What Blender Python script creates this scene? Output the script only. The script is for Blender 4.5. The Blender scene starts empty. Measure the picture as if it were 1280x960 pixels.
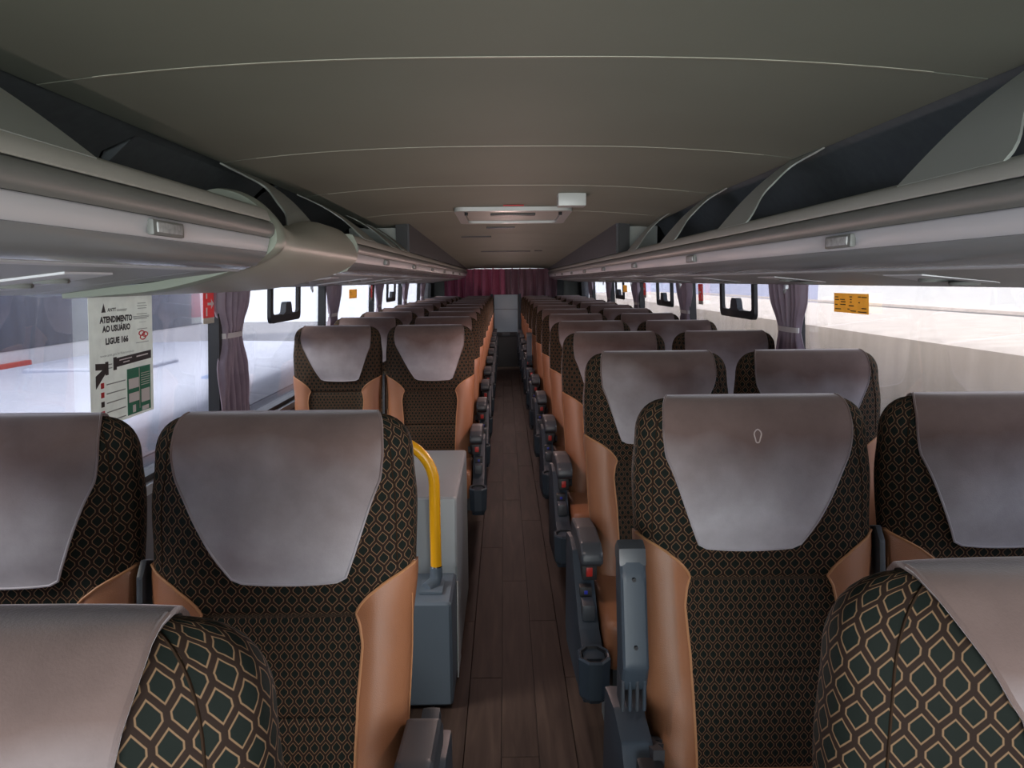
import bpy, bmesh, math, random
from mathutils import Vector, Matrix, Euler

scene = bpy.context.scene
col = scene.collection
random.seed(7)
EYE = 1.40                      # camera height above the aisle floor; heights written as h are relative to it

# ---------------------------------------------------------------- camera
def make_camera():
    f, px, py = 940.0, 640.0, 480.0
    vx, vy, roll = 630.0, 351.0, 0.0085
    fwd = Vector((vx - px, -(vy - py), -f)).normalized()      # world +Y seen in camera axes (x right, y up, z back)
    right = Vector((math.cos(roll), math.sin(roll), 0.0))
    right = (right - fwd * right.dot(fwd)).normalized()
    up = right.cross(fwd)
    m = Matrix((right, fwd, up)).transposed()                 # columns: world axes in camera space
    rot = m.inverted()                                        # camera axes in world space
    cam = bpy.data.cameras.new('camera')
    cam.sensor_width = 36.0
    cam.lens = f / 1280.0 * 36.0
    cam.clip_start = 0.02
    cam.clip_end = 300
    o = bpy.data.objects.new('camera', cam)
    o.matrix_world = Matrix.Translation((0, 0, EYE)) @ rot.to_4x4()
    col.objects.link(o)
    scene.camera = o
make_camera()

# ---------------------------------------------------------------- sky, sun, exposure
world = bpy.data.worlds.new('sky'); scene.world = world
world.use_nodes = True
wn = world.node_tree; wn.nodes.clear()
w_out = wn.nodes.new('ShaderNodeOutputWorld')
w_bg = wn.nodes.new('ShaderNodeBackground')
w_tc = wn.nodes.new('ShaderNodeTexCoord')
w_dot = wn.nodes.new('ShaderNodeVectorMath'); w_dot.operation = 'DOT_PRODUCT'
gd = Vector((0.80, 0.60, 0.12)).normalized()
w_dot.inputs[1].default_value = gd
w_ramp = wn.nodes.new('ShaderNodeValToRGB')
w_ramp.color_ramp.elements[0].position = 0.0
w_ramp.color_ramp.elements[0].color = (0.74, 0.78, 0.95, 1)
w_ramp.color_ramp.elements[1].position = 1.0
w_ramp.color_ramp.elements[1].color = (1.6, 1.35, 1.0, 1)
e = w_ramp.color_ramp.elements.new(0.80); e.color = (0.86, 0.86, 0.95, 1)
wn.links.new(w_tc.outputs['Generated'], w_dot.inputs[0])
wn.links.new(w_dot.outputs['Value'], w_ramp.inputs[0])
wn.links.new(w_ramp.outputs[0], w_bg.inputs[0])
w_bg.inputs[1].default_value = 1.9
wn.links.new(w_bg.outputs[0], w_out.inputs[0])

sun = bpy.data.lights.new('sun', 'SUN'); sun.energy = 3.0; sun.angle = math.radians(20); sun.color = (1.0, 0.90, 0.78)
sun_o = bpy.data.objects.new('sun', sun); col.objects.link(sun_o)
sun_o.rotation_euler = Vector((0.66, 0.30, -0.62)).to_track_quat('-Z', 'Y').to_euler()

# added area lamp boosting daylight from the unseen windscreen behind the viewer
wsl = bpy.data.lights.new('windscreen_fill_light', 'AREA'); wsl.shape = 'RECTANGLE'; wsl.size = 3.0; wsl.size_y = 1.3; wsl.energy = 165; wsl.color = (0.93, 1.0, 0.97)
wso = bpy.data.objects.new('windscreen_fill_light', wsl); col.objects.link(wso); wso.location = (0.04, -3.5, 1.0)
wso.rotation_euler = Vector((0, 1, 0.10)).to_track_quat('-Z', 'Z').to_euler()
# added unseen fill lights down the aisle, belonging to no fixture
for i in range(12):
    pl = bpy.data.lights.new('aisle_fill_light', 'POINT'); pl.energy = (1.2 if i < 2 else 2.4 - 0.09 * i); pl.shadow_soft_size = 0.0; pl.color = (1.0, 0.84, 0.78) if i < 2 else (1.0, 0.69, 0.63)
    po = bpy.data.objects.new('aisle_fill_light', pl); col.objects.link(po); po.location = (0.04, 0.95 + 0.9 * i, 0.98)

vs = scene.view_settings
vs.view_transform = 'Standard'; vs.look = 'None'; vs.gamma = 1.0; vs.use_curve_mapping = False
vs.exposure = 0.60
scene.cycles.max_bounces = 10
scene.cycles.transparent_max_bounces = 16
scene.cycles.caustics_reflective = False
scene.cycles.caustics_refractive = False

# ---------------------------------------------------------------- materials
def new_mat(name):
    m = bpy.data.materials.new(name); m.use_nodes = True
    nt = m.node_tree
    return m, nt, nt.nodes['Principled BSDF']

def plain(name, rgb, rough=0.5, noise=0.12, scale=8.0, metal=0.0, bump=0.0, bscale=300.0, spec=0.5, sheen=0.0, coat=0.0, stretch=None):
    m, nt, b = new_mat(name)
    tc = nt.nodes.new('ShaderNodeTexCoord')
    src = tc.outputs['Object']
    if stretch:
        mp = nt.nodes.new('ShaderNodeMapping'); mp.inputs['Scale'].default_value = stretch
        nt.links.new(src, mp.inputs[0]); src = mp.outputs[0]
    nz = nt.nodes.new('ShaderNodeTexNoise'); nz.inputs['Scale'].default_value = scale; nz.inputs['Detail'].default_value = 5
    nt.links.new(src, nz.inputs['Vector'])
    mx = nt.nodes.new('ShaderNodeMix'); mx.data_type = 'RGBA'
    mx.inputs['A'].default_value = tuple(c * (1 - noise) for c in rgb) + (1,)
    mx.inputs['B'].default_value = tuple(min(1, c * (1 + noise)) for c in rgb) + (1,)
    nt.links.new(nz.outputs['Fac'], mx.inputs['Factor'])
    nt.links.new(mx.outputs['Result'], b.inputs['Base Color'])
    b.inputs['Roughness'].default_value = rough
    b.inputs['Metallic'].default_value = metal
    b.inputs['Specular IOR Level'].default_value = spec
    b.inputs['Sheen Weight'].default_value = sheen
    b.inputs['Coat Weight'].default_value = coat
    if bump:
        n2 = nt.nodes.new('ShaderNodeTexNoise'); n2.inputs['Scale'].default_value = bscale
        nt.links.new(tc.outputs['Object'], n2.inputs['Vector'])
        bp = nt.nodes.new('ShaderNodeBump'); bp.inputs['Strength'].default_value = bump; bp.inputs['Distance'].default_value = 0.002
        nt.links.new(n2.outputs['Fac'], bp.inputs['Height']); nt.links.new(bp.outputs[0], b.inputs['Normal'])
    return m

def math_node(nt, op, a, b=None, c=None):
    n = nt.nodes.new('ShaderNodeMath'); n.operation = op
    for i, v in enumerate((a, b, c)):
        if v is None: continue
        if isinstance(v, (int, float)): n.inputs[i].default_value = v
        else: nt.links.new(v, n.inputs[i])
    return n.outputs[0]

def fabric_material():
    """dark woven cloth with rows of outlined hexagons, laid out on the UV map in metres"""
    m, nt, b = new_mat('hexagon_fabric')
    uv = nt.nodes.new('ShaderNodeUVMap'); uv.uv_map = 'UVMap'
    sx = nt.nodes.new('ShaderNodeSeparateXYZ'); nt.links.new(uv.outputs[0], sx.inputs[0])
    a, h, al = 0.0182, 0.0290, 0.66
    be = (al / 2 + 0.5) / 2
    u = math_node(nt, 'DIVIDE', sx.outputs[0], a); v = math_node(nt, 'DIVIDE', sx.outputs[1], h)
    def cell(off):
        x = math_node(nt, 'ABSOLUTE', math_node(nt, 'SUBTRACT', math_node(nt, 'FRACT', math_node(nt, 'ADD', u, off + 50)), 0.5))
        y = math_node(nt, 'ABSOLUTE', math_node(nt, 'SUBTRACT', math_node(nt, 'FRACT', math_node(nt, 'ADD', v, off + 50)), 0.5))
        d1 = math_node(nt, 'DIVIDE', x, 0.5)
        d2 = math_node(nt, 'DIVIDE', math_node(nt, 'ADD', math_node(nt, 'MULTIPLY', x, al), y), be)
        return math_node(nt, 'MAXIMUM', d1, d2)
    f = math_node(nt, 'MINIMUM', cell(0.0), cell(0.5))
    r = nt.nodes.new('ShaderNodeValToRGB'); cr = r.color_ramp
    dark = (0.010, 0.013, 0.011, 1); line = (0.180, 0.108, 0.062, 1); brown = (0.022, 0.013, 0.010, 1)
    cr.elements[0].position = 0; cr.elements[0].color = dark
    cr.elements[1].position = 1; cr.elements[1].color = brown
    for p, c in ((0.65, dark), (0.695, line), (0.765, line), (0.81, brown)):
        el = cr.elements.new(p); el.color = c
    nt.links.new(f, r.inputs[0])
    nt.links.new(r.outputs[0], b.inputs['Base Color'])
    b.inputs['Roughness'].default_value = 0.75
    b.inputs['Sheen Weight'].default_value = 0.0
    b.inputs['Sheen Tint'].default_value = (0.9, 0.6, 0.45, 1)
    b.inputs['Specular IOR Level'].default_value = 0.08
    bp = nt.nodes.new('ShaderNodeBump'); bp.inputs['Strength'].default_value = 0.35; bp.inputs['Distance'].default_value = 0.001
    nt.links.new(f, bp.inputs['Height']); nt.links.new(bp.outputs[0], b.inputs['Normal'])
    return m

def velvet_material():
    """grey nap with its sheen painted in: pale below, patchy brown towards the top"""
    m, nt, b = new_mat('grey_velvet')
    tc = nt.nodes.new('ShaderNodeTexCoord')
    n1 = nt.nodes.new('ShaderNodeTexNoise'); n1.inputs['Scale'].default_value = 9; n1.inputs['Detail'].default_value = 7; n1.inputs['Roughness'].default_value = 0.65
    n2 = nt.nodes.new('ShaderNodeTexNoise'); n2.inputs['Scale'].default_value = 4; n2.inputs['Detail'].default_value = 3
    info = nt.nodes.new('ShaderNodeObjectInfo')
    off = nt.nodes.new('ShaderNodeVectorMath'); off.operation = 'ADD'
    cb = nt.nodes.new('ShaderNodeCombineXYZ'); nt.links.new(math_node(nt, 'MULTIPLY', info.outputs['Random'], 23.0), cb.inputs[0])
    nt.links.new(tc.outputs['Object'], off.inputs[0]); nt.links.new(cb.outputs[0], off.inputs[1])
    nt.links.new(off.outputs[0], n1.inputs['Vector']); nt.links.new(off.outputs[0], n2.inputs['Vector'])
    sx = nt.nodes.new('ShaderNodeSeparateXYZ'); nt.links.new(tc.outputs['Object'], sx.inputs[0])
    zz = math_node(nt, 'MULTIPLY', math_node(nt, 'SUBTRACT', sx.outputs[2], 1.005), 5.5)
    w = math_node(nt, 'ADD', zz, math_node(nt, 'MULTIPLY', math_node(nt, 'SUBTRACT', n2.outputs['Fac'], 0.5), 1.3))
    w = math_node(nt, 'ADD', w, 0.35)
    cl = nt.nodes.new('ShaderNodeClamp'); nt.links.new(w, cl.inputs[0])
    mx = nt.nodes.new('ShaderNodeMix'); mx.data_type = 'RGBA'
    mx.inputs['A'].default_value = (0.470, 0.455, 0.490, 1); mx.inputs['B'].default_value = (0.165, 0.114, 0.104, 1)  # pale bottom and brown top put the velvet's light gradient into the colour
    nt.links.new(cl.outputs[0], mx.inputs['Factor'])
    r = nt.nodes.new('ShaderNodeValToRGB')
    r.color_ramp.elements[0].position = .3; r.color_ramp.elements[0].color = (.74, .73, .73, 1)
    r.color_ramp.elements[1].position = .7; r.color_ramp.elements[1].color = (1.0, 1.0, 1.0, 1)
    nt.links.new(n1.outputs['Fac'], r.inputs[0])
    mu = nt.nodes.new('ShaderNodeMix'); mu.data_type = 'RGBA'; mu.blend_type = 'MULTIPLY'; mu.inputs['Factor'].default_value = 1.0
    nt.links.new(mx.outputs['Result'], mu.inputs['A']); nt.links.new(r.outputs[0], mu.inputs['B'])
    nt.links.new(mu.outputs['Result'], b.inputs['Base Color'])
    b.inputs['Roughness'].default_value = 0.85; b.inputs['Specular IOR Level'].default_value = 0.15
    b.inputs['Sheen Weight'].default_value = 1.0; b.inputs['Sheen Roughness'].default_value = 0.35
    b.inputs['Sheen Tint'].default_value = (0.85, 0.80, 0.85, 1)
    n3 = nt.nodes.new('ShaderNodeTexNoise'); n3.inputs['Scale'].default_value = 450
    nt.links.new(tc.outputs['Object'], n3.inputs['Vector'])
    bp = nt.nodes.new('ShaderNodeBump'); bp.inputs['Strength'].default_value = 0.15; bp.inputs['Distance'].default_value = 0.002
    nt.links.new(n3.outputs['Fac'], bp.inputs['Height']); nt.links.new(bp.outputs[0], b.inputs['Normal'])
    return m

def floor_material():
    m, nt, b = new_mat('dark_wood_vinyl')
    tc = nt.nodes.new('ShaderNodeTexCoord')
    mp = nt.nodes.new('ShaderNodeMapping'); mp.inputs['Scale'].default_value = (14, 1.1, 5)
    info = nt.nodes.new('ShaderNodeObjectInfo')
    nt.links.new(tc.outputs['Object'], mp.inputs[0])
    ad = nt.nodes.new('ShaderNodeVectorMath'); ad.operation = 'ADD'
    nt.links.new(mp.outputs[0], ad.inputs[0])
    mul = math_node(nt, 'MULTIPLY', info.outputs['Random'], 37.0)
    cb = nt.nodes.new('ShaderNodeCombineXYZ'); nt.links.new(mul, cb.inputs[0]); nt.links.new(mul, cb.inputs[1])
    nt.links.new(cb.outputs[0], ad.inputs[1])
    nz = nt.nodes.new('ShaderNodeTexNoise'); nz.inputs['Scale'].default_value = 2.2; nz.inputs['Detail'].default_value = 8; nz.inputs['Distortion'].default_value = 0.6
    nt.links.new(ad.outputs[0], nz.inputs['Vector'])
    r = nt.nodes.new('ShaderNodeValToRGB')
    r.color_ramp.elements[0].position = 0.32; r.color_ramp.elements[0].color = (0.024, 0.015, 0.012, 1)
    r.color_ramp.elements[1].position = 0.72; r.color_ramp.elements[1].color = (0.058, 0.038, 0.030, 1)
    nt.links.new(nz.outputs['Fac'], r.inputs[0]); nt.links.new(r.outputs[0], b.inputs['Base Color'])
    b.inputs['Roughness'].default_value = 0.55; b.inputs['Specular IOR Level'].default_value = 0.15
    bp = nt.nodes.new('ShaderNodeBump'); bp.inputs['Strength'].default_value = 0.1; bp.inputs['Distance'].default_value = 0.002
    nt.links.new(nz.outputs['Fac'], bp.inputs['Height']); nt.links.new(bp.outputs[0], b.inputs['Normal'])
    return m

def glass_material(name, tint=(0.93, 0.95, 0.97), rough=0.0):
    m = bpy.data.materials.new(name); m.use_nodes = True
    nt = m.node_tree; nt.nodes.clear()
    o = nt.nodes.new('ShaderNodeOutputMaterial')
    t = nt.nodes.new('ShaderNodeBsdfTransparent'); t.inputs[0].default_value = tint + (1,)
    g = nt.nodes.new('ShaderNodeBsdfGlossy'); g.inputs['Roughness'].default_value = rough
    fr = nt.nodes.new('ShaderNodeFresnel'); fr.inputs[0].default_value = 1.45
    k = math_node(nt, 'MULTIPLY', fr.outputs[0], 0.5)
    mx = nt.nodes.new('ShaderNodeMixShader')
    nt.links.new(k, mx.inputs[0]); nt.links.new(t.outputs[0], mx.inputs[1]); nt.links.new(g.outputs[0], mx.inputs[2])
    nt.links.new(mx.outputs[0], o.inputs[0])
    return m

def curtain_material(name, rgb, trans=0.25):
    m = bpy.data.materials.new(name); m.use_nodes = True
    nt = m.node_tree; b = nt.nodes['Principled BSDF']; o = nt.nodes['Material Output']
    tc = nt.nodes.new('ShaderNodeTexCoord')
    nz = nt.nodes.new('ShaderNodeTexNoise'); nz.inputs['Scale'].default_value = 30
    nt.links.new(tc.outputs['Object'], nz.inputs['Vector'])
    mx = nt.nodes.new('ShaderNodeMix'); mx.data_type = 'RGBA'
    mx.inputs['A'].default_value = tuple(c * .85 for c in rgb) + (1,); mx.inputs['B'].default_value = tuple(c * 1.1 for c in rgb) + (1,)
    nt.links.new(nz.outputs['Fac'], mx.inputs['Factor']); nt.links.new(mx.outputs['Result'], b.inputs['Base Color'])
    b.inputs['Roughness'].default_value = 0.55; b.inputs['Sheen Weight'].default_value = 0.4
    tr = nt.nodes.new('ShaderNodeBsdfTranslucent'); nt.links.new(mx.outputs['Result'], tr.inputs[0])
    ms = nt.nodes.new('ShaderNodeMixShader'); ms.inputs[0].default_value = trans
    nt.links.new(b.outputs[0], ms.inputs[1]); nt.links.new(tr.outputs[0], ms.inputs[2]); nt.links.new(ms.outputs[0], o.inputs[0])
    return m

M = dict(
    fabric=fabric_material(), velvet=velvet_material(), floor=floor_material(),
    leather=plain('tan_leather', (0.285, 0.118, 0.056), 0.40, 0.14, 9, bump=0.25, bscale=700),
    seam_thread=plain('brown_seam_thread', (0.03, 0.018, 0.012), 0.9, 0.1, spec=0.0),
    stitch=plain('orange_thread', (0.42, 0.20, 0.09), 0.6, 0.1),
    console=plain('blue_grey_plastic', (0.036, 0.048, 0.063), 0.42, 0.08, 12, bump=0.06, bscale=900, spec=0.25),
    console_dark=plain('dark_grey_plastic', (0.038, 0.044, 0.053), 0.42, 0.08, 12, bump=0.08, bscale=900),
    black=plain('black_rubber', (0.010, 0.010, 0.012), 0.5, 0.1),
    strap=plain('black_webbing', (0.020, 0.020, 0.024), 0.7, 0.2, 60),
    red=plain('red_button_plastic', (0.45, 0.02, 0.015), 0.35, 0.05),
    blue=plain('blue_switch_plastic', (0.02, 0.03, 0.35), 0.3, 0.05),
    chrome=plain('chrome', (0.75, 0.75, 0.75), 0.18, 0.03, metal=1.0),
    ceiling=plain('ceiling_laminate', (0.225, 0.240, 0.195), 0.72, 0.13, 1.6, bump=0.03, bscale=60),
    seam=plain('pale_joint_strip', (0.38, 0.37, 0.30), 0.5, 0.1),
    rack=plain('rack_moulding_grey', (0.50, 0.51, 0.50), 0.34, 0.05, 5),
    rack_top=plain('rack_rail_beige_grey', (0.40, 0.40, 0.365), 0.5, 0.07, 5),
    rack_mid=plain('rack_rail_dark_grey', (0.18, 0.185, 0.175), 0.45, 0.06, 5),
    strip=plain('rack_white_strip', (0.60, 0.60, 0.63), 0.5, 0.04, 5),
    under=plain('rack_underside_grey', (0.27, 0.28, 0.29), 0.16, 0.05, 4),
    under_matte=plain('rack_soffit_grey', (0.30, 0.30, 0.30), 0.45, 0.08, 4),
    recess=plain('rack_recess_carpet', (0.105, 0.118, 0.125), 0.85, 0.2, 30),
    arch=plain('support_arch_grey', (0.36, 0.38, 0.35), 0.5, 0.06, 5),
    hood=plain('hood_warm_grey', (0.42, 0.42, 0.36), 0.42, 0.05, 4),
    hood_rim=plain('hood_rim_grey', (0.30, 0.325, 0.27), 0.4, 0.05, 4),
    duct=plain('duct_panel_charcoal', (0.075, 0.077, 0.085), 0.6, 0.15, 12),
    wall=plain('wall_lining_grey', (0.14, 0.14, 0.15), 0.7, 0.15, 12),
    partition=plain('partition_blue_grey', (0.42, 0.50, 0.56), 0.38, 0.06, 4),
    box_up=plain('stairwell_box_light_grey', (0.29, 0.315, 0.33), 0.4, 0.06, 4),
    box_low=plain('stairwell_box_blue_grey', (0.105, 0.135, 0.170), 0.4, 0.07, 4),
    yellow=plain('yellow_handrail_coating', (0.88, 0.42, 0.010), 0.3, 0.04),
    alu=plain('window_rail_aluminium', (0.55, 0.57, 0.60), 0.3, 0.05, metal=0.6),
    glass=glass_material('window_glass'),
    lens=plain('frosted_lamp_lens', (0.42, 0.42, 0.42), 0.25, 0.5, 90),
    curtain=curtain_material('mauve_curtain_cloth', (0.36, 0.29, 0.36), 0.30),
    magenta=curtain_material('magenta_curtain_cloth', (0.56, 0.13, 0.24), 0.15),
    plum=curtain_material('plum_curtain_cloth', (0.30, 0.15, 0.20), 0.1),
    tie=plain('pale_curtain_tie', (0.62, 0.60, 0.62), 0.6, 0.1),
    poster=curtain_material('poster_paper', (0.78, 0.80, 0.75), 0.45),
    ink=plain('black_ink', (0.015, 0.015, 0.018), 0.5, 0.02),
    grey_ink=plain('grey_ink', (0.25, 0.26, 0.25), 0.5, 0.02),
    green_ink=plain('green_ink', (0.015, 0.22, 0.13), 0.5, 0.05),
    dark_green=plain('dark_green_ink', (0.02, 0.10, 0.06), 0.5, 0.05),
    red_ink=curtain_material('red_ink', (0.80, 0.04, 0.05), 0.4),
    white_ink=plain('white_ink', (0.80, 0.80, 0.80), 0.5, 0.02),
    sticker=curtain_material('amber_sticker', (1.0, 0.66, 0.10), 0.5),
    coach_white=plain('coach_white_paint', (0.56, 0.57, 0.64), 0.3, 0.03, 1.5),
    coach_lilac=plain('coach_pale_paint', (0.48, 0.51, 0.62), 0.35, 0.04, 1.2),
    coach_grey=plain('coach_dusty_paint', (0.62, 0.53, 0.45), 0.6, 0.30, 3.0, stretch=(1, 3, 0.25)),
    coach_glass=plain('coach_dark_glazing', (0.10, 0.115, 0.16), 0.25, 0.35, 3, stretch=(1, 3, 0.3)),
    asphalt=plain('asphalt', (0.30, 0.30, 0.31), 0.9, 0.15, 3),
    building=plain('pale_render_wall', (0.80, 0.77, 0.72), 0.8, 0.05, 1),
    lilac_wall=plain('pale_lilac_render_wall', (0.46, 0.47, 0.58), 0.8, 0.05, 1),
    shell=plain('seat_back_shell', (0.07, 0.08, 0.09), 0.5, 0.1),
    latch=plain('pale_latch_plate', (0.6, 0.58, 0.5), 0.3, 0.05),
    velvet_mark=plain('worn_velvet_ring', (0.48, 0.40, 0.38), 0.8, 0.3, 80),
)

# ---------------------------------------------------------------- helpers
def tag(o, label=None, cat=None, group=None, kind=None):
    if label: o['label'] = label
    if cat: o['category'] = cat
    if group: o['group'] = group
    if kind: o['kind'] = kind
    return o

def empty(name, loc=(0, 0, 0)):
    o = bpy.data.objects.new(name, None); col.objects.link(o); o.location = loc
    o.empty_display_size = 0.1
    return o

def link(name, me, mat=None, parent=None, smooth=True, loc=None):
    o = bpy.data.objects.new(name, me); col.objects.link(o)
    if mat:
        for m_ in (mat if isinstance(mat, (list, tuple)) else [mat]): me.materials.append(m_)
    if smooth:
        for p in me.polygons: p.use_smooth = True
    if parent: o.parent = parent
    if loc: o.location = loc
    return o

def pyobj(name, verts, faces, mat, parent=None, smooth=False, uvs=None, midx=None):
    me = bpy.data.meshes.new(name); me.from_pydata([tuple(v) for v in verts], [], faces); me.update()
    if uvs:
        l = me.uv_layers.new(name='UVMap')
        for lp in me.loops: l.data[lp.index].uv = uvs[lp.vertex_index]
    o = link(name, me, mat, parent, smooth)
    if midx:
        for p, i in zip(me.polygons, midx): p.material_index = i
    return o

def sharp_edges(me, angle=35):
    try: me.set_sharp_from_angle(angle=math.radians(angle))
    except Exception: pass

def bm_obj(name, bm, mat, parent=None, smooth=True, recalc=True, angle=35):
    if recalc: bmesh.ops.recalc_face_normals(bm, faces=bm.faces)
    me = bpy.data.meshes.new(name); bm.to_mesh(me); bm.free()
    o = link(name, me, mat, parent, smooth)
    if smooth: sharp_edges(me, angle)
    return o

def add_box(bm, lo, hi, bevel=0.0, seg=2):
    lo, hi = Vector(lo), Vector(hi)
    r = bmesh.ops.create_cube(bm, size=1.0)
    vs_ = r['verts']
    for v in vs_:
        v.co = Vector(((v.co.x + .5) * (hi.x - lo.x) + lo.x, (v.co.y + .5) * (hi.y - lo.y) + lo.y, (v.co.z + .5) * (hi.z - lo.z) + lo.z))
    if bevel:
        es = list({e_ for v in vs_ for e_ in v.link_edges})
        bmesh.ops.bevel(bm, geom=es, offset=bevel, segments=seg, affect='EDGES', profile=0.7)

def add_prism(bm, poly, axis, a, b, bevel=0.0, seg=2):
    """poly of 2D points extruded along axis: 'x' uses (y,z), 'y' uses (x,z), 'z' uses (x,y)"""
    def p3(p, t):
        return {'x': (t, p[0], p[1]), 'y': (p[0], t, p[1]), 'z': (p[0], p[1], t)}[axis]
    va = [bm.verts.new(p3(p, a)) for p in poly]; vb = [bm.verts.new(p3(p, b)) for p in poly]
    n = len(poly); fs = [bm.faces.new(va), bm.faces.new(vb[::-1])]
    for i in range(n): fs.append(bm.faces.new((va[i], vb[i], vb[(i + 1) % n], va[(i + 1) % n])))
    bmesh.ops.recalc_face_normals(bm, faces=fs)
    if bevel:
        es = list({e_ for f in fs for e_ in f.edges})
        bmesh.ops.bevel(bm, geom=es, offset=bevel, segments=seg, affect='EDGES', profile=0.7)

def add_tube(bm, pts, r, seg=12, cap=True):
    pts = [Vector(p) for p in pts]; n = len(pts)
    rr = r if isinstance(r, (list, tuple)) else [r] * n
    t0 = (pts[1] - pts[0]).normalized()
    ref = Vector((0, 0, 1)) if abs(t0.z) < 0.9 else Vector((1, 0, 0))
    nrm = t0.cross(ref).normalized(); rings = []
    for i, p in enumerate(pts):
        t = (pts[min(i + 1, n - 1)] - pts[max(i - 1, 0)]).normalized()
        nrm = (nrm - t * nrm.dot(t)).normalized(); bn = t.cross(nrm)
        rings.append([bm.verts.new(p + (nrm * math.cos(a) + bn * math.sin(a)) * rr[i]) for a in [2 * math.pi * k / seg for k in range(seg)]])
    for a, b in zip(rings, rings[1:]):
        for k in range(seg): bm.faces.new((a[k], a[(k + 1) % seg], b[(k + 1) % seg], b[k]))
    if cap: bm.faces.new(rings[0][::-1]); bm.faces.new(rings[-1])

def part_box(name, lo, hi, mat, parent=None, bevel=0.0, seg=2):
    bm = bmesh.new(); add_box(bm, lo, hi, bevel, seg)
    return bm_obj(name, bm, mat, parent, smooth=bevel > 0)

def part_tube(name, pts, r, mat, parent=None, seg=12):
    bm = bmesh.new(); add_tube(bm, pts, r, seg); return bm_obj(name, bm, mat, parent)

def part_prism(name, poly, axis, a, b, mat, parent=None, bevel=0.0, seg=2):
    bm = bmesh.new(); add_prism(bm, poly, axis, a, b, bevel, seg); return bm_obj(name, bm, mat, parent, smooth=bevel > 0)

def sheet(name, fn, nu, nv, mat, parent=None, thick=0.0, smooth=True, uvfn=None):
    """grid surface fn(s,t) with real thickness along its normals"""
    P = [[Vector(fn(i / nu, j / nv)) for i in range(nu + 1)] for j in range(nv + 1)]
    verts = [p for r in P for p in r]; W = nu + 1
    faces = [(j * W + i, j * W + i + 1, (j + 1) * W + i + 1, (j + 1) * W + i) for j in range(nv) for i in range(nu)]
    uvs = [uvfn(i / nu, j / nv) for j in range(nv + 1) for i in range(nu + 1)] if uvfn else None
    if thick:
        N = []
        for j in range(nv + 1):
            for i in range(nu + 1):
                a = P[j][min(i + 1, nu)] - P[j][max(i - 1, 0)]; b = P[min(j + 1, nv)][i] - P[max(j - 1, 0)][i]
                n = a.cross(b); N.append(n.normalized() if n.length > 1e-12 else Vector((0, 0, 1)))
        k = len(verts)
        verts = verts + [v - n * thick for v, n in zip(verts, N)]
        faces = faces + [tuple(k + q for q in f[::-1]) for f in faces]
        ring = [i for i in range(W)] + [j * W + nu for j in range(1, nv + 1)] + [nv * W + i for i in range(nu - 1, -1, -1)] + [j * W for j in range(nv - 1, 0, -1)]
        for a, b in zip(ring, ring[1:] + ring[:1]): faces.append((b, a, a + k, b + k))
        if uvs: uvs = uvs + uvs
    o = pyobj(name, verts, faces, mat, parent, smooth, uvs)
    bm = bmesh.new(); bm.from_mesh(o.data); bmesh.ops.recalc_face_normals(bm, faces=bm.faces); bm.to_mesh(o.data); bm.free()
    if smooth: sharp_edges(o.data, 60)
    return o

def copy_tree(o, parent=None):
    c = o.copy(); col.objects.link(c); c.parent = parent
    for ch in list(o.children): copy_tree(ch, c)
    return c

def lerp(a, b, t): return a + (b - a) * t
def smooth01(x): x = max(0.0, min(1.0, x)); return x * x * (3 - 2 * x)
def interp(x, pts):
    if x <= pts[0][0]: return pts[0][1]
    for (x0, y0), (x1, y1) in zip(pts, pts[1:]):
        if x <= x1: return lerp(y0, y1, (x - x0) / (x1 - x0))
    return pts[-1][1]
def interps(x, pts):
    if x <= pts[0][0]: return pts[0][1]
    for (x0, y0), (x1, y1) in zip(pts, pts[1:]):
        if x <= x1: return lerp(y0, y1, smooth01((x - x0) / (x1 - x0)))
    return pts[-1][1]

Z = lambda h: EYE + h
END = 12.5                       # rear wall
FRONT = -1.9
WALL_L, WALL_R = -1.16, 1.23     # wall lines at the window head
TILT = 0.055
def wall_x(side, z):             # the flanks lean in towards the roof
    base = WALL_L if side < 0 else WALL_R
    return base + side * (Z(-0.02) - z) * TILT
SILL = Z(-0.635)

# ================================================================ SETTING
# floor with planks
floor = pyobj('floor', [(-1.35, FRONT, -0.012), (1.4, FRONT, -0.012), (1.4, END, -0.012), (-1.35, END, -0.012),
                        (-1.35, FRONT, -0.06), (1.4, FRONT, -0.06), (1.4, END, -0.06), (-1.35, END, -0.06)],
              [(0, 1, 2, 3), (7, 6, 5, 4), (0, 4, 5, 1), (1, 5, 6, 2), (2, 6, 7, 3), (3, 7, 4, 0)], M['black'])
tag(floor, 'dark brown wood-look plank floor running down the aisle', 'floor', kind='structure')
def make_planks():
    PW, PL = 0.112, 1.32
    bm = bmesh.new(); add_box(bm, (-PW / 2 + .0009, -PL / 2 + .001, -0.012), (PW / 2 - .0009, PL / 2 - .001, 0.0), 0.0012, 1)
    me = bpy.data.meshes.new('plank'); bm.to_mesh(me); bm.free(); me.materials.append(M['floor'])
    x0 = 0.035
    for i in range(-3, 4):
        y = FRONT + 0.66 + (0.45 * ((i * 2) % 3))
        y -= 1.32
        while y < END + .6:
            if y - PL / 2 > FRONT - .01 and y + PL / 2 < END + .02:
                o = bpy.data.objects.new('plank', me); col.objects.link(o); o.parent = floor; o.location = (x0 + i * PW, y, 0)
            elif y + PL / 2 >= END + .02 and y - PL / 2 < END:
                o = bpy.data.objects.new('plank', me); col.objects.link(o); o.parent = floor
                L = END - (y - PL / 2); o.scale.y = L / PL; o.location = (x0 + i * PW, y - PL / 2 + L / 2, 0)
            y += PL
make_planks()

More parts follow.
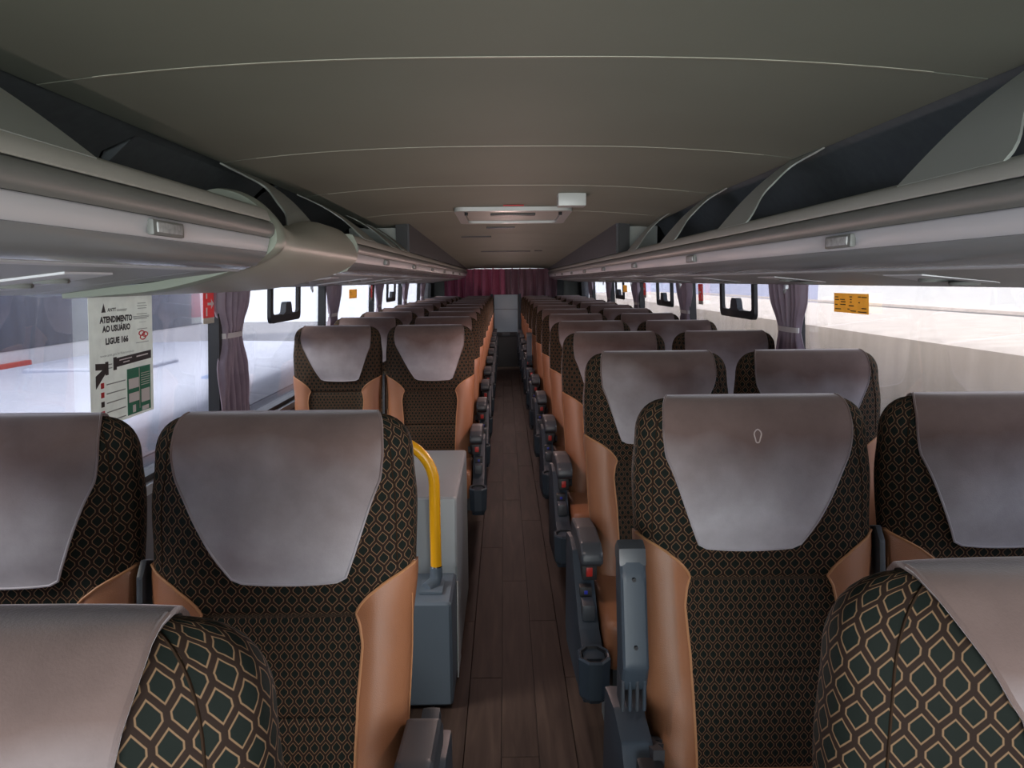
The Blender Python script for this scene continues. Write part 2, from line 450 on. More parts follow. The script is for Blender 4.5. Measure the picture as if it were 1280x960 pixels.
# side walls: lining below the windows, pillar posts, head above, with glass in the bays
PILLARS = [-0.55, 1.25, 3.04, 4.86, 6.70, 8.55, 10.40, 12.0]
def make_wall(side):
    name = 'wall_left' if side < 0 else 'wall_right'
    w = empty(name, (0, 0, 0))
    tag(w, ('left' if side < 0 else 'right') + ' coach side wall, grey lining below a long window band with black posts', 'wall', kind='structure')
    s = side
    zs = [(0.0, wall_x(s, 0.0)), (SILL - 0.06, wall_x(s, SILL - 0.06))]
    def strip(nm, z0, z1, mat, y0=FRONT, y1=END, inset=0.0, t=0.05):
        xa, xb = wall_x(s, z0) - s * inset, wall_x(s, z1) - s * inset
        poly = [(xa, z0), (xb, z1), (xb + s * t, z1), (xa + s * t, z0)]
        return part_prism(nm, poly, 'y', y0, y1, mat, w)
    strip('lower_panel', -0.06, SILL - 0.045, M['wall'], t=0.06)
    strip('sill_rail', SILL - 0.045, SILL - 0.012, M['alu'], inset=0.035, t=0.09)
    strip('gasket', SILL - 0.012, SILL + 0.008, M['black'], inset=0.012, t=0.06)
    strip('head_panel', Z(0.0), Z(0.50), M['wall'], t=0.05)
    for y in PILLARS:
        y += (.16 if s > 0 and y > 2 else .05) if y < 12 else 0
        strip('window_post', SILL + 0.008, Z(0.0), M['black'], y - 0.022, y + 0.014 if y < 12 else END, inset=0.01, t=0.045)
    return w
wall_left, wall_right = make_wall(-1), make_wall(1)
def make_windows():
    n = 1
    for s in (-1, 1):
        edges = [FRONT] + PILLARS
        for a, b in zip(edges, edges[1:]):
            a_, b_ = [q + ((.16 if s > 0 and q > 2 else .05) if -1 < q < 12 else 0) for q in (a, b)]
            y0, y1 = a_ + 0.010, b_ - 0.018
            if y1 - y0 < .3: continue
            za, zb = SILL + 0.006, Z(0.002)
            xa, xb = wall_x(s, za) + s * 0.022, wall_x(s, zb) + s * 0.022
            o = part_prism('window_%d' % n, [(xa, za), (xb, zb), (xb + s * .005, zb), (xa + s * .005, za)], 'y', y0, y1, M['glass'])
            tag(o, 'large clear side window pane, %s side, %s bay from the front' % ('left' if s < 0 else 'right', ['first', 'second', 'third', 'fourth', 'fifth', 'sixth', 'seventh', 'eighth'][edges.index(a)]), 'window', kind='structure')
            n += 1
make_windows()

# rear wall and the cabin end in front
rear = empty('wall_rear', (0, END, 0)); tag(rear, 'rear bulkhead behind the last seats with blue-grey centre panel', 'wall', kind='structure')
part_box('bulkhead_panel', (-1.35, 0.0, -0.05), (1.4, 0.06, Z(0.5)), M['wall'], rear)
def rear_grey(x0, x1, m_): part_box('side_panel', (x0, -0.035, 0.4), (x1, -0.001, Z(0.0)), m_, rear, 0.006)
rear_grey(-1.14, -0.98, M['rack_mid']); rear_grey(0.86, 0.98, M['duct']); rear_grey(0.985, 1.2, M['rack_mid'])
fw = empty('wall_front', (0, FRONT, 0)); tag(fw, 'front bulkhead below the windscreen behind the viewer', 'wall', kind='structure')
part_box('dash_panel', (-1.35, -0.06, -0.05), (1.4, 0.0, 0.62), M['wall'], fw)

# ceiling
def ceil_h(y): return interp(y, [(-3, 0.425), (3.4, 0.42), (4.9, 0.385), (END, 0.205)])
CL, CR = -0.885, 0.935
def ceil_pt(s, y):               # s 0..1 left to right
    x = lerp(CL, CR, s); k = 2 * s - 1
    return (x, y, Z(ceil_h(y) - 0.045 * abs(k) ** 2.6))
ceiling = empty('ceiling', (0, 0, 0)); tag(ceiling, 'greenish grey arched coach ceiling of joined cross panels', 'ceiling', kind='structure')
CE = [FRONT, -0.40, 0.55, 1.50, 2.45, 3.42, 4.38, 5.9, 7.4, 8.9, 10.4, END]
for a, b in zip(CE, CE[1:]):
    sheet('ceiling_panel', lambda s, t, a=a, b=b: ceil_pt(s, lerp(a + .003, b - .003, t)), 28, 4, M['ceiling'], ceiling, thick=-0.02)
for y in CE[1:7]:
    sheet('joint_strip', lambda s, t, y=y: (lambda p: (p[0], p[1], p[2] - 0.0012))(ceil_pt(lerp(.06, .94, s), y - .0035 + .007 * t)), 28, 1, M['seam'], ceiling, thick=-0.01)
part_box('roof_skin', (-1.4, FRONT, Z(0.52)), (1.45, END, Z(0.56)), M['duct'], ceiling)

# ================================================================ LUGGAGE RACKS
RX = 0.72; LX = -0.60
def rack_profile(side):
    if side > 0: h = dict(lip=.170, gr=.138, st=.096, sb=.058, un=.018, win=-.026); X = RX
    else:        h = dict(lip=.190, gr=.157, st=.115, sb=.078, un=.034, win=-.024); X = -LX
    return X, h
def prof_strip(name, pts, y0, y1, mat, parent, side, thick=0.008, ny=1, bend=None):
    """pts: (outward distance from x=0, h) polyline extruded along the coach with thickness"""
    n = len(pts) - 1
    def fn(s, t):
        q = s * n; i = min(int(q), n - 1); f = q - i
        return (side * lerp(pts[i][0], pts[i + 1][0], f), lerp(y0, y1, t), Z(lerp(pts[i][1], pts[i + 1][1], f)))
    return sheet(name, fn, n * 2, ny, mat, parent, thick=thick * (-1 if side > 0 else 1))

def arch_rib(parent, side, yb, X, lip, cx, chh, flare=0.10, wid=0.30):
    """curved support band from the rack lip up to the ceiling edge; yb is its rear foot"""
    def fn(s, t):
        x = lerp(X + 0.012, cx - 0.004, t); hh = lerp(lip - 0.006, chh, t) + 0.018 * math.sin(math.pi * t)
        wf = interps(t, [(0, wid), (.45, wid * .62), (.8, wid * .50), (1, wid * .55 + flare)])
        y1 = yb - 0.10 * t
        return (side * x, lerp(y1 - wf, y1, s), Z(hh))
    return sheet('support_arch', fn, 8, 18, M['arch'], parent, thick=0.005 * side)

def reflector(parent, side, y, X, h):
    st, sb = h['st'], h['sb']; zc = Z((st + sb) / 2); x = side * (X + 0.006)
    fr = part_box('lamp_surround', (min(x - side * .012, x), y - .062, zc - .0135), (max(x - side * .012, x), y + .062, zc + .0135), M['rack_mid'], parent, 0.004)
    lens = part_box('lamp_lens', (min(x - side * .015, x), y - .050, zc - .009), (max(x - side * .015, x), y + .050, zc + .009), M['lens'], fr, 0.003)
    return fr

def service_unit(parent, side, y, X, h):
    """overhead passenger panel with air nozzles on the soffit"""
    x0, x1 = X + 0.17, 1.06
    def soff(d): return interp(d, [(X + .092, h['un'] - .002), (1.145 if side < 0 else 1.21, h['win'])])
    w = 0.11
    bm = bmesh.new()
    pl = [(x0, y - w), (x1 - .03, y - w - .03), (x1, y - w), (x1, y + w * .6), (x1 - .06, y + w), (x0, y + w * .5)]
    va = [bm.verts.new((side * a, b, Z(soff(a) - .004))) for a, b in pl]; vb = [bm.verts.new((side * a, b, Z(soff(a) + .002))) for a, b in pl]
    bm.faces.new(va); bm.faces.new(vb[::-1])
    for i in range(6): bm.faces.new((va[i], vb[i], vb[(i + 1) % 6], va[(i + 1) % 6]))
    u = bm_obj('service_panel', bm, M['strip'], parent, smooth=False)
    for k, dx in enumerate((0.06, 0.13)):
        a = x0 + dx + .03
        bm = bmesh.new()
        pts = [(side * a + .028 * math.cos(q), y + .028 * math.sin(q), Z(soff(a) - .005)) for q in [2 * math.pi * i / 16 for i in range(17)]]
        add_tube(bm, pts, 0.005, 6, cap=False)
        bm_obj('air_nozzle', bm, M['rack_mid'], u)
    part_box('grille_slot', (min(side * (x1 - .09), side * (x1 - .03)), y - .06, Z(soff(x1 - .05) - .006)), (max(side * (x1 - .09), side * (x1 - .03)), y + .04, Z(soff(x1 - .05) - .006)), M['duct'], u)

def hook(parent, side, y, h):
    x = side * (1.075); z = Z(h['win'] - .003)
    bm = bmesh.new()
    add_box(bm, (x - .006, y - .010, z - .012), (x + .006, y + .010, z + .006), .002, 1)
    add_tube(bm, [(x, y, z - .008), (x, y + .004, z - .020), (x, y + .014, z - .026), (x, y + .022, z - .018), (x, y + .018, z - .010)], .0035, 8)
    bm_obj('curtain_hook', bm, M['alu'], parent)

def make_rack(side, y0, y1, label, arches, lamps, units, hooks, cap_far=False):
    X, h = rack_profile(side)
    r = empty('luggage_rack', (0, 0, 0)); tag(r, label, 'luggage rack')
    cx, chh = (CR, .372) if side > 0 else (-CL, .37)
    prof_strip('top_rail', [(X + .075, h['lip'] - .03), (X + .07, h['lip'] - .004), (X + .055, h['lip'] + .004), (X + .02, h['lip'] + .002), (X + .006, h['lip'] - .006), (X - .002, h['gr'] + .003), (X - .001, h['gr'])], y0, y1, M['rack_top'], r, side)
    prof_strip('dark_rail', [(X + .004, h['gr']), (X - .008, h['gr'] - .006), (X - .013, h['gr'] - .018), (X - .010, h['st'] + .010), (X - .001, h['st'])], y0, y1, M['rack_mid'], r, side)
    prof_strip('white_strip', [(X + .004, h['st']), (X + .002, h['st'] - .003), (X + .010, h['sb'] + .003), (X + .014, h['sb'])], y0, y1, M['strip'], r, side)
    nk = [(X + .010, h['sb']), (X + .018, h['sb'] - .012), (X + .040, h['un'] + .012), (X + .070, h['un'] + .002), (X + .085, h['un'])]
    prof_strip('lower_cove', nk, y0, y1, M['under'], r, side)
    prof_strip('cove_highlight', [(X + .082, h['un'] - .002), (X + .090, h['un'] - .005), (X + .098, h['un'] - .003)], y0, y1, M['strip'], r, side)  # pale strip painting the reflected highlight along the cove
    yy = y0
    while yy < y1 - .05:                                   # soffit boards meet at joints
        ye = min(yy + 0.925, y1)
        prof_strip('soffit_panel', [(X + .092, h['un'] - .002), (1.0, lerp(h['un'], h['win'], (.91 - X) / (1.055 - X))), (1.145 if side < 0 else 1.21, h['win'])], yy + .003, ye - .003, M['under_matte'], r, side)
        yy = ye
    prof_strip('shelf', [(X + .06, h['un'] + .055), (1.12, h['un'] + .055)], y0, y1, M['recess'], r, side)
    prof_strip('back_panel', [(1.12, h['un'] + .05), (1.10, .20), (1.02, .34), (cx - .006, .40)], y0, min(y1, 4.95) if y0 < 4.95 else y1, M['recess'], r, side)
    for y in arches: arch_rib(r, side, y, X, h['lip'], cx, chh)
    for y in lamps: reflector(r, side, y, X, h)
    for y in units: service_unit(r, side, y, X, h)
    for y in hooks: hook(r, side, y, h)
    return r

rk_r = make_rack(1, FRONT, END - .22, 'long grey overhead luggage rack running the whole right side', [0.05, 1.42, 2.60, 3.56, 4.50],
                 [0.35, 1.63, 2.92, 4.2, 5.5, 6.8, 8.1, 9.4, 10.7], [0.75, 1.72, 2.6, 3.5, 4.4, 5.3, 6.2, 7.1], [1.3, 2.88, 4.62, 6.4, 8.2])
rk_l1 = make_rack(-1, FRONT, 1.975, 'short grey luggage rack over the front left seats, before the stairwell hood', [1.17, -0.2],
                  [0.1, 1.37], [0.55, 1.45], [1.2])
rk_l2 = make_rack(-1, 3.10, END - .22, 'grey overhead luggage rack on the left side behind the rounded hood', [3.66, 4.50, 4.95],
                  [3.9, 5.1, 6.4, 7.7, 9.0, 10.3], [3.5, 4.4, 5.3, 6.2, 7.1], [4.25, 6.1, 8.0])

X_, h_ = rack_profile(-1)
part_prism('end_plate', [(-(X_ + .075), Z(h_['lip'] - .03)), (-(X_ + .07), Z(h_['lip'])), (-(X_ + .01), Z(h_['lip'])), (-(X_ - .006), Z(h_['gr'])), (-(X_ - .008), Z(h_['st'])), (-(X_ + .01), Z(h_['sb'])), (-(X_ + .04), Z(h_['un'] + .01)), (-1.12, Z(-.02)), (-1.12, Z(.1))], 'y', 3.098, 3.104, M['hood_rim'], rk_l2)
# moulded hood over the stairwell between the two left racks
hood = empty('stairwell_hood', (0, 2.0, 0))
tag(hood, 'rounded warm grey moulded hood between the two left luggage racks', 'hood')
HP = [(0.80, .20), (0.755, .222), (0.70, .215), (0.655, .190), (0.618, .150), (0.606, .115), (0.615, .083), (0.655, .054), (0.74, .024), (0.90, -.012), (1.02, -.026), (1.145, -.034)]
def catmull(P, t):
    n = len(P) - 1; q = t * n; i = min(int(q), n - 1); f = q - i
    p0, p1, p2, p3 = [Vector(P[max(0, min(n, i + k))]) for k in (-1, 0, 1, 2)]
    return 0.5 * ((2 * p1) + (p2 - p0) * f + (2 * p0 - 5 * p1 + 4 * p2 - p3) * f * f + (3 * p1 - p0 - 3 * p2 + p3) * f ** 3)
HPB = [(0.80, .10), (0.74, .135), (0.68, .148), (0.64, .146), (0.612, .130), (0.602, .105), (0.612, .078), (0.652, .048), (0.74, .018), (0.90, -.016), (1.02, -.030), (1.145, -.036)]
def hood_fn(s, t):
    a = catmull(HP, s); b = catmull(HPB, s)
    k = smooth01(t / 0.12); b = Vector((b.x, b.y + .064 * smooth01((t - .1) / .6) * smooth01((.42 - s) / .3))); p = a.lerp(b, k)
    c = Vector((0.88, 0.06)); d = (p - c).normalized()
    p = p + d * lerp(.016, .014, t) * (1 - .8 * smooth01((s - .45) / .25))
    y = 0.06 + 1.06 * t
    e_ = max(0.0, (t - 0.90) / 0.10); sh = 1 - math.sqrt(max(0, 1 - e_ * e_))
    p = p.lerp(c + (p - c) * 0.97, sh * min(1.0, (1 - s) * 4))
    return (-p.x, y, Z(p.y))
cp = [hood_fn(k / 40, 1.0) for k in range(41)]
part_prism('end_cap', [(p[0], p[2]) for p in cp] + [(-1.12, Z(.0)), (-1.12, Z(.10))], 'y', 1.112, 1.120, M['hood'], hood)
sheet('hood_shell', hood_fn, 40, 30, M['hood'], hood, thick=0.006)
def hood_rim_fn(s, t):
    p = catmull(HP, s); k = .007 * math.sin(math.pi * t)
    d = (p - Vector((0.88, 0.06))).normalized() * (.022 * (1 - .8 * smooth01((s - .45) / .25)) + k); p = p + d
    return (-p.x, lerp(-0.02, 0.065, t), Z(p.y))
sheet('hood_rim', hood_rim_fn, 40, 6, M['hood_rim'], hood, thick=0.022)
part_prism('end_panel', [(-.80, Z(.06)), (-.80, Z(.205)), (-.74, Z(.205)), (-.70, Z(.19)), (-.67, Z(.16)), (-.66, Z(.13))], 'y', 0.045, 0.055, M['hood_rim'], hood)
def hood_arch():
    def fn(s, t):
        x = lerp(0.665, -CL - .004, t); hh = lerp(.135, .368, t) + 0.030 * math.sin(math.pi * t)
        w = interps(t, [(0, .50), (.35, .30), (.72, .20), (1, .40)]); y1 = 0.90 - 0.08 * t
        return (-x, lerp(y1 - w, y1, s), Z(hh))
    sheet('support_arch', fn, 8, 20, M['arch'], hood, thick=-0.006)
hood_arch()
for yy, zz in ((0.13, .17), (0.24, .145)):
    part_tube('chrome_strut', [(-.665, yy + .03, Z(zz - .04)), (-.69, yy, Z(zz + .035))], 0.004, M['chrome'], hood, 8)
prof = part_prism('back_panel', [(-1.12, Z(.05)), (-1.10, Z(.20)), (-1.02, Z(.34)), (-.885, Z(.40)), (-.90, Z(.41)), (-1.14, Z(.2))], 'y', 0.0, 1.05, M['recess'], hood)

# charcoal duct panels above the racks towards the rear
for side in (-1, 1):
    X, h = rack_profile(side)
    d = empty('air_duct', (0, 4.92, 0)); tag(d, 'charcoal air duct casing above the %s luggage rack towards the rear' % ('left' if side < 0 else 'right'), 'air duct')
    def fn(s, t, X=X, h=h, side=side):
        y = 4.92 + t * (END - 5.0)
        x = X + .02 - 0.02 * t
        top = ceil_h(y) + 0.004
        return (side * x, y - 4.92, Z(lerp(h['lip'], top, s)))
    sheet('duct_side', fn, 4, 24, M['duct'], d, thick=-0.015 * side)
    xa, xb = sorted((side * (X + .02), side * (X + .09)))
    part_box('duct_end', (xa, -.012, Z(h['lip'] - .01)), (xb, 0.0, Z(ceil_h(4.92) - .004)), M['black'], d)
    xa, xb = sorted((side * (X + .09), side * 1.0))
    part_box('end_cheek', (xa, .05, Z(h['lip'] - .02)), (xb, .07, Z(.345)), M['arch'], d)
    for k in range(3):
        y = 0.25 + k * .55
        xa, xb = sorted((side * (X + .015), side * (X + .022)))
        part_box('grille_panel', (xa, y, Z(h['lip'] + .03)), (xb, y + .42, Z(ceil_h(y + 5.3) - .045)), M['wall'], d, 0.002, 1)

# roof hatch and sensor box
hatch = empty('roof_hatch', (0.055, 4.55, Z(ceil_h(4.55)))); tag(hatch, 'pale rectangular roof hatch with dark handle slot in the ceiling', 'roof hatch')
bm = bmesh.new()
def rrect(w, l, r, n=5):
    pts = []
    for cx_, cy_, a0 in ((w - r, l - r, 0), (-w + r, l - r, 90), (-w + r, -l + r, 180), (w - r, -l + r, 270)):
        for k in range(n + 1):
            a = math.radians(a0 + 90 * k / n); pts.append((cx_ + r * math.cos(a), cy_ + r * math.sin(a)))
    return pts
def tilt_z(y): return (ceil_h(4.55 + y) - ceil_h(4.55))
def frame_ring(name, w, l, t, z0, z1, mat, parent, r=.05):
    o_, i_ = rrect(w, l, r), rrect(w - t, l - t, r * .7)
    bm = bmesh.new(); n = len(o_)
    rings = [[bm.verts.new((p[0], p[1], z + tilt_z(p[1]))) for p in P_] for P_, z in ((o_, z1), (o_, z0), (i_, z0), (i_, z1))]
    for a, b in zip(rings, rings[1:] + rings[:1]):
        for k in range(n): bm.faces.new((a[k], a[(k + 1) % n], b[(k + 1) % n], b[k]))
    return bm_obj(name, bm, mat, parent, smooth=False)
frame_ring('hatch_frame', .325, .36, .05, -.024, -.002, M['rack'], hatch)
pn = rrect(.27, .305, .03)
bm = bmesh.new(); va = [bm.verts.new((p[0], p[1], -.010 + tilt_z(p[1]))) for p in pn]; vb = [bm.verts.new((p[0], p[1], -.002 + tilt_z(p[1]))) for p in pn]
bm.faces.new(va); bm.faces.new(vb[::-1])
for i in range(len(pn)): bm.faces.new((va[i], vb[i], vb[(i + 1) % len(pn)], va[(i + 1) % len(pn)]))
bm_obj('hatch_panel', bm, M['rack_top'], hatch, smooth=False)
part_box('handle_slot', (-.13, -.12, -.020 + tilt_z(-.1)), (.13, -.04, -.009 + tilt_z(-.1)), M['black'], hatch, 0.004)
part_box('warning_strip', (-.055, -.44, -.006 + tilt_z(-.42)), (.055, -.41, -.001 + tilt_z(-.42)), M['red_ink'], hatch)
for sx in (-.26, .26): part_tube('fixing_knob', [(sx, -.30, -.034), (sx, -.30, -.018)], .010, M['black'], hatch, 10)
sens = part_box('sensor_box', (.262, 3.66, Z(.352)), (.395, 3.76, Z(.412)), M['rack'], None, 0.006); tag(sens, 'small pale box fixed to the ceiling beside the roof hatch', 'sensor box')
for k, (x, y, w) in enumerate(((-.02, 5.35, .10), (-.22, 6.1, .12), (0.02, 8.0, .26), (.36, 7.9, .04))):
    v = part_box('ceiling_slot', (x - w, y, Z(ceil_h(y) - .010)), (x + w, y + .09, Z(ceil_h(y) - .002 + .004)), M['duct'], None, 0.002, 1)
    tag(v, ['short dark ceiling slot just behind the roof hatch', 'dark ceiling slot left of the aisle line behind the hatch', 'widest dark ceiling slot, near the rear curtain', 'tiny dark ceiling slot right of the widest one'][k], 'ceiling slot')

# ================================================================ REAR: curtains and centre door
def pleated(name, x0, x1, y, z0, z1, mat, parent=None, folds=9, amp=.05, seed=0):
    rnd = random.Random(seed); ph = [rnd.uniform(0, 6.28) for _ in range(4)]
    def fn(s, t):
        x = lerp(x0, x1, s)
        a = amp * (math.sin(2 * math.pi * folds * s + ph[0] + .5 * math.sin(5 * s + ph[1])) + .35 * math.sin(2 * math.pi * folds * 2.3 * s + ph[2] + .6 * t))
        return (x + .3 * a * (1 - t), y + a * lerp(1.0, .7, t), lerp(z0, z1, t))
    return sheet(name, fn, folds * 14, 6, mat, parent, thick=.003)
c1 = pleated('rear_curtain', -0.97, 0.02, END - .14, Z(-.27), Z(.205), M['magenta'], folds=7, seed=1); tag(c1, 'pleated magenta curtain across the rear, left half', 'curtain')
c2 = pleated('rear_curtain', 0.03, 0.87, END - .14, Z(-.27), Z(.205), M['plum'], folds=6, seed=2); tag(c2, 'pleated dark plum curtain across the rear, right half', 'curtain')
rail = part_box('curtain_rail', (-.60, END - .17, Z(.19)), (.66, END - .12, Z(.203)), M['alu']); tag(rail, 'thin pale rail carrying the rear curtains under the ceiling', 'curtain rail')
door = empty('door_1', (0, END - .24, 0)); tag(door, 'blue-grey centre door panel at the far end of the aisle', 'door', kind='structure')
part_box('door_leaf', (-.165, 0, .56), (.225, .05, Z(-.222)), M['partition'], door, 0.01)
part_box('door_groove', (-.160, -.004, Z(-.46)), (.220, 0.002, Z(-.452)), M['wall'], door)
part_box('control_strip', (-.15, -.015, .50), (.21, .04, .575), M['console_dark'], door, 0.006)
for x in (-.09, .14): part_box('vent_grille', (x - .05, -.022, .512), (x + .05, -.012, .565), M['black'], door, 0.003, 1)
part_box('lower_leaf', (-.165, .0, .0), (.225, .05, .50), M['black'], door, 0.01)  # black colour paints the shadow low on the bulkhead
for x in (-.20, .25): part_box('door_post', (x - .02, -.01, 0), (x + .02, .06, Z(-.21)), M['console'], door, 0.005)

# ================================================================ SEATS
SW = 0.232                                    # half width at the head
ZB, ZT = 0.40, 1.17                           # backrest bottom and top
CAPR = 0.075
def body_W(z): return interps(z, [(.40, .195), (.55, .210), (.80, .220), (.90, .229), (1.02, .232), (1.10, .226)])
def body_D(z): return interps(z, [(.40, .060), (.60, .062), (.90, .062), (1.0, .066), (1.10, .056)])
def body_yc(z): return 0.055 + interp(z, [(.40, -.125), (.55, -.085), (.75, -.045), (.95, -.005), (1.09, .012), (1.17, .016)])
NX, NY = 2.0 / 3.4, 2.0 / 2.6
def spow(a, p): return math.copysign(abs(a) ** p, a)
def ring_params(v):
    """v = height; above ZT-CAPR the ring closes over the top (v up to ZT is mapped through a quarter arc)"""
    z0 = ZT - CAPR
    if v <= z0: return v, body_W(v), body_D(v), 0.0
    phi = (v - z0) / CAPR * math.pi / 2
    z = z0 + CAPR * math.sin(phi); c = math.cos(phi)
    return z, body_W(z0) - 0.062 * (1 - c) ** 1.15, body_D(z0) * max(c, .02) ** .9, phi
def front_shape(x, z, W):
    a = abs(x) / max(W, .01)
    r = -0.0
    body = smooth01((.93 - z) / .10)
    r += 0.020 * body * (1 - smooth01((a - .50) / .26))            # hollow between the bolsters
    head = smooth01((z - .90) / .06) * (1 - smooth01((z - 1.12) / .05))
    r -= 0.012 * head * (1 - smooth01((a - .45) / .4))             # head pillow
    lum = math.exp(-((z - .58) / .09) ** 2); r -= 0.012 * lum * (1 - smooth01((a - .5) / .3))
    for zs in (.835, .665):
        r += 0.0065 * math.exp(-((z - zs) / .0045) ** 2) * (1 - smooth01((a - .55) / .15))
    return r
def body_pt(th, v, off=0.0):
    """th: 0 = front centre, +-pi = back centre (positive towards +x)"""
    z, W, D, phi = ring_params(v)
    W += off; D += off
    sx_, cy_ = math.sin(th), -math.cos(th)
    x = W * spow(sx_, NX); y = D * spow(cy_, NY)
    if cy_ < 0: y += front_shape(x, z, W) * min(1, -cy_ * 2.5)
    zz = z + off * (math.sin(phi) if phi else 0)
    return Vector((x, body_yc(z) + y, zz))
def th_of_x(x, v):
    _, W, _, _ = ring_params(v)
    q = max(-1.0, min(1.0, x / W)); return math.copysign(math.asin(abs(q) ** (1 / NX)), q)

def levels():
    L = [ZB + i * (1.095 - ZB) / 34 for i in range(35)]
    for zs in (.835, .665): L += [zs - .009, zs - .0045, zs, zs + .0045, zs + .009]
    L += [ZT - CAPR + CAPR * k / 9 for k in range(1, 10)]
    return sorted(set(round(a, 5) for a in L))
def make_body(parent):
    L = levels(); n = 56; verts = []; uvs = []; faces = []
    ths = []
    for k in range(n + 1):
        q = -1 + 2 * k / n
        ths.append(math.pi * q)
    arc0 = None
    for v in L:
        arc = 0; prev = None; row = []
        for th in ths:
            p = body_pt(th, v)
            if prev is not None: arc += (Vector((p.x, p.y)) - Vector((prev.x, prev.y))).length
            row.append((p, arc)); prev = p
        mid = row[n // 2][1]
        if v <= 1.0 or arc0 is None: ref = [a - mid for _, a in row]; arc0 = True
        for (p, a), r_ in zip(row, ref):
            vv = p.z if v < ZT - CAPR else ZT - CAPR + (v - (ZT - CAPR)) * 1.35
            verts.append(p); k_ = .80 if v > .833 else 1.0; uvs.append((r_ * k_, vv * (.84 if v > .833 else 1.0)))
    W_ = n + 1
    for j in range(len(L) - 1):
        for i in range(n): faces.append((j * W_ + i, j * W_ + i + 1, (j + 1) * W_ + i + 1, (j + 1) * W_ + i))
    top = (len(L) - 1) * W_
    faces.append(tuple(top + i for i in range(n))); faces.append(tuple(range(n - 1, -1, -1)))
    o = pyobj('backrest', verts, faces, M['fabric'], parent, True, uvs)
    return o

def make_cover(parent, shift=0.0, style='std'):
    """velvet cloth hanging over the head part: tapered in front, wrapped over the top"""
    PTS = {'std': [(.893, .078), (.897, .088), (.905, .094), (.944, .113), (1.034, .152), (1.07, .170), (1.106, .176), (1.14, .172), (1.17, .160)],
           'high': [(.955, .050), (.965, .060), (1.02, .085), (1.09, .112), (1.13, .145), (1.15, .156), (1.17, .160)],
           'slope': [(.893, .078), (.905, .094), (1.00, .118), (1.09, .138), (1.13, .150), (1.17, .152)]}[style]
    zb = PTS[0][0]
    def w_at(t): return interp(lerp(zb, ZT, t), PTS)
    def sh_at(v): return shift * interp(v, [(.893, 1.0), (1.09, 0.0)])
    def fn(s, t):
        k = 2 * s - 1
        if t <= .74:
            q = t / .74; v = lerp(zb, ZT, q)
            w = w_at(q)
            # rounded lower corners
            
            z_, W_, _, _ = ring_params(v); x = sh_at(v) + k * min(w, W_ * .985)
            if q < .02: v += 0.004 * k * k
            th = th_of_x(x, v); return body_pt(th, v, .0055)
        q = (t - .74) / .26; v = lerp(ZT, 1.03, q)
        w = interps(q, [(0, PTS[-1][1]), (1, .145)])
        _, W_, _, _ = ring_params(v); x = k * min(w, W_ * .985); th = th_of_x(x, v)
        th = math.copysign(math.pi, x if x else 1) - th
        return body_pt(th, v, .0055)
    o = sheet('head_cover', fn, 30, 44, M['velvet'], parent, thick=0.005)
    # rolled hem as a sub-part
    bm = bmesh.new()
    path = []
    for i in range(25): path.append(fn(0.0, .74 * (1 - i / 24)))
    for i in range(1, 20): path.append(fn(i / 20, 0.0))
    for i in range(25): path.append(fn(1.0, .74 * i / 24))
    add_tube(bm, path, .0022, 6)
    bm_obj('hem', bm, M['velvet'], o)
    return o

BOL = [(.40, .128), (.52, .128), (.70, .134), (.79, .142), (.822, .137), (.838, .130), (.850, .134), (.870, .150), (.893, .180), (.915, .226)]
def make_bolster(parent, sgn):
    def fn(s, t):
        v = lerp(.402, .915, t)
        _, W, _, _ = ring_params(v)
        xin = min(interp(v, BOL), W * .998)
        ta = abs(th_of_x(xin, v)); tb = lerp(2.15, 1.6, smooth01((v - .80) / .11))
        return body_pt(sgn * lerp(ta, max(tb, ta + .01), s), v, .0035)
    o = sheet('side_bolster', fn, 14, 48, M['leather'], parent, thick=0.005 * sgn)
    bm = bmesh.new()
    add_tube(bm, [fn(0.0, i / 60) for i in range(61)], .0026, 6)
    bm_obj('piping', bm, M['stitch'], o)
    bm = bmesh.new(); add_tube(bm, [fn(.62, i / 40 * .9) for i in range(41)], .0012, 4)
    bm_obj('seam', bm, M['stitch'], o)
    return o

def make_cushion(parent):
    bm = bmesh.new()
    add_box(bm, (-.225, -.475, .375), (.225, -.02, .475), .038, 4)
    for v in bm.verts:
        v.co.z += .030 * smooth01((-v.co.y) / .45) * (1 if v.co.z > .43 else .3)
        if v.co.z > .44: v.co.z += .018 * smooth01((abs(v.co.x) - .12) / .08)
    c = bm_obj('seat_cushion', bm, M['leather'], parent, angle=60)
    def fn(s, t):
        x = lerp(-.135, .135, s); y = lerp(-.455, -.03, t)
        return (x, y, .479 + .030 * smooth01(-y / .45) - .012 * max(0, (.10 - t)) / .10)
    sheet('cushion_insert', fn, 10, 14, M['fabric'], c, thick=.004, uvfn=lambda s, t: (s * .27, t * .42))
    return c

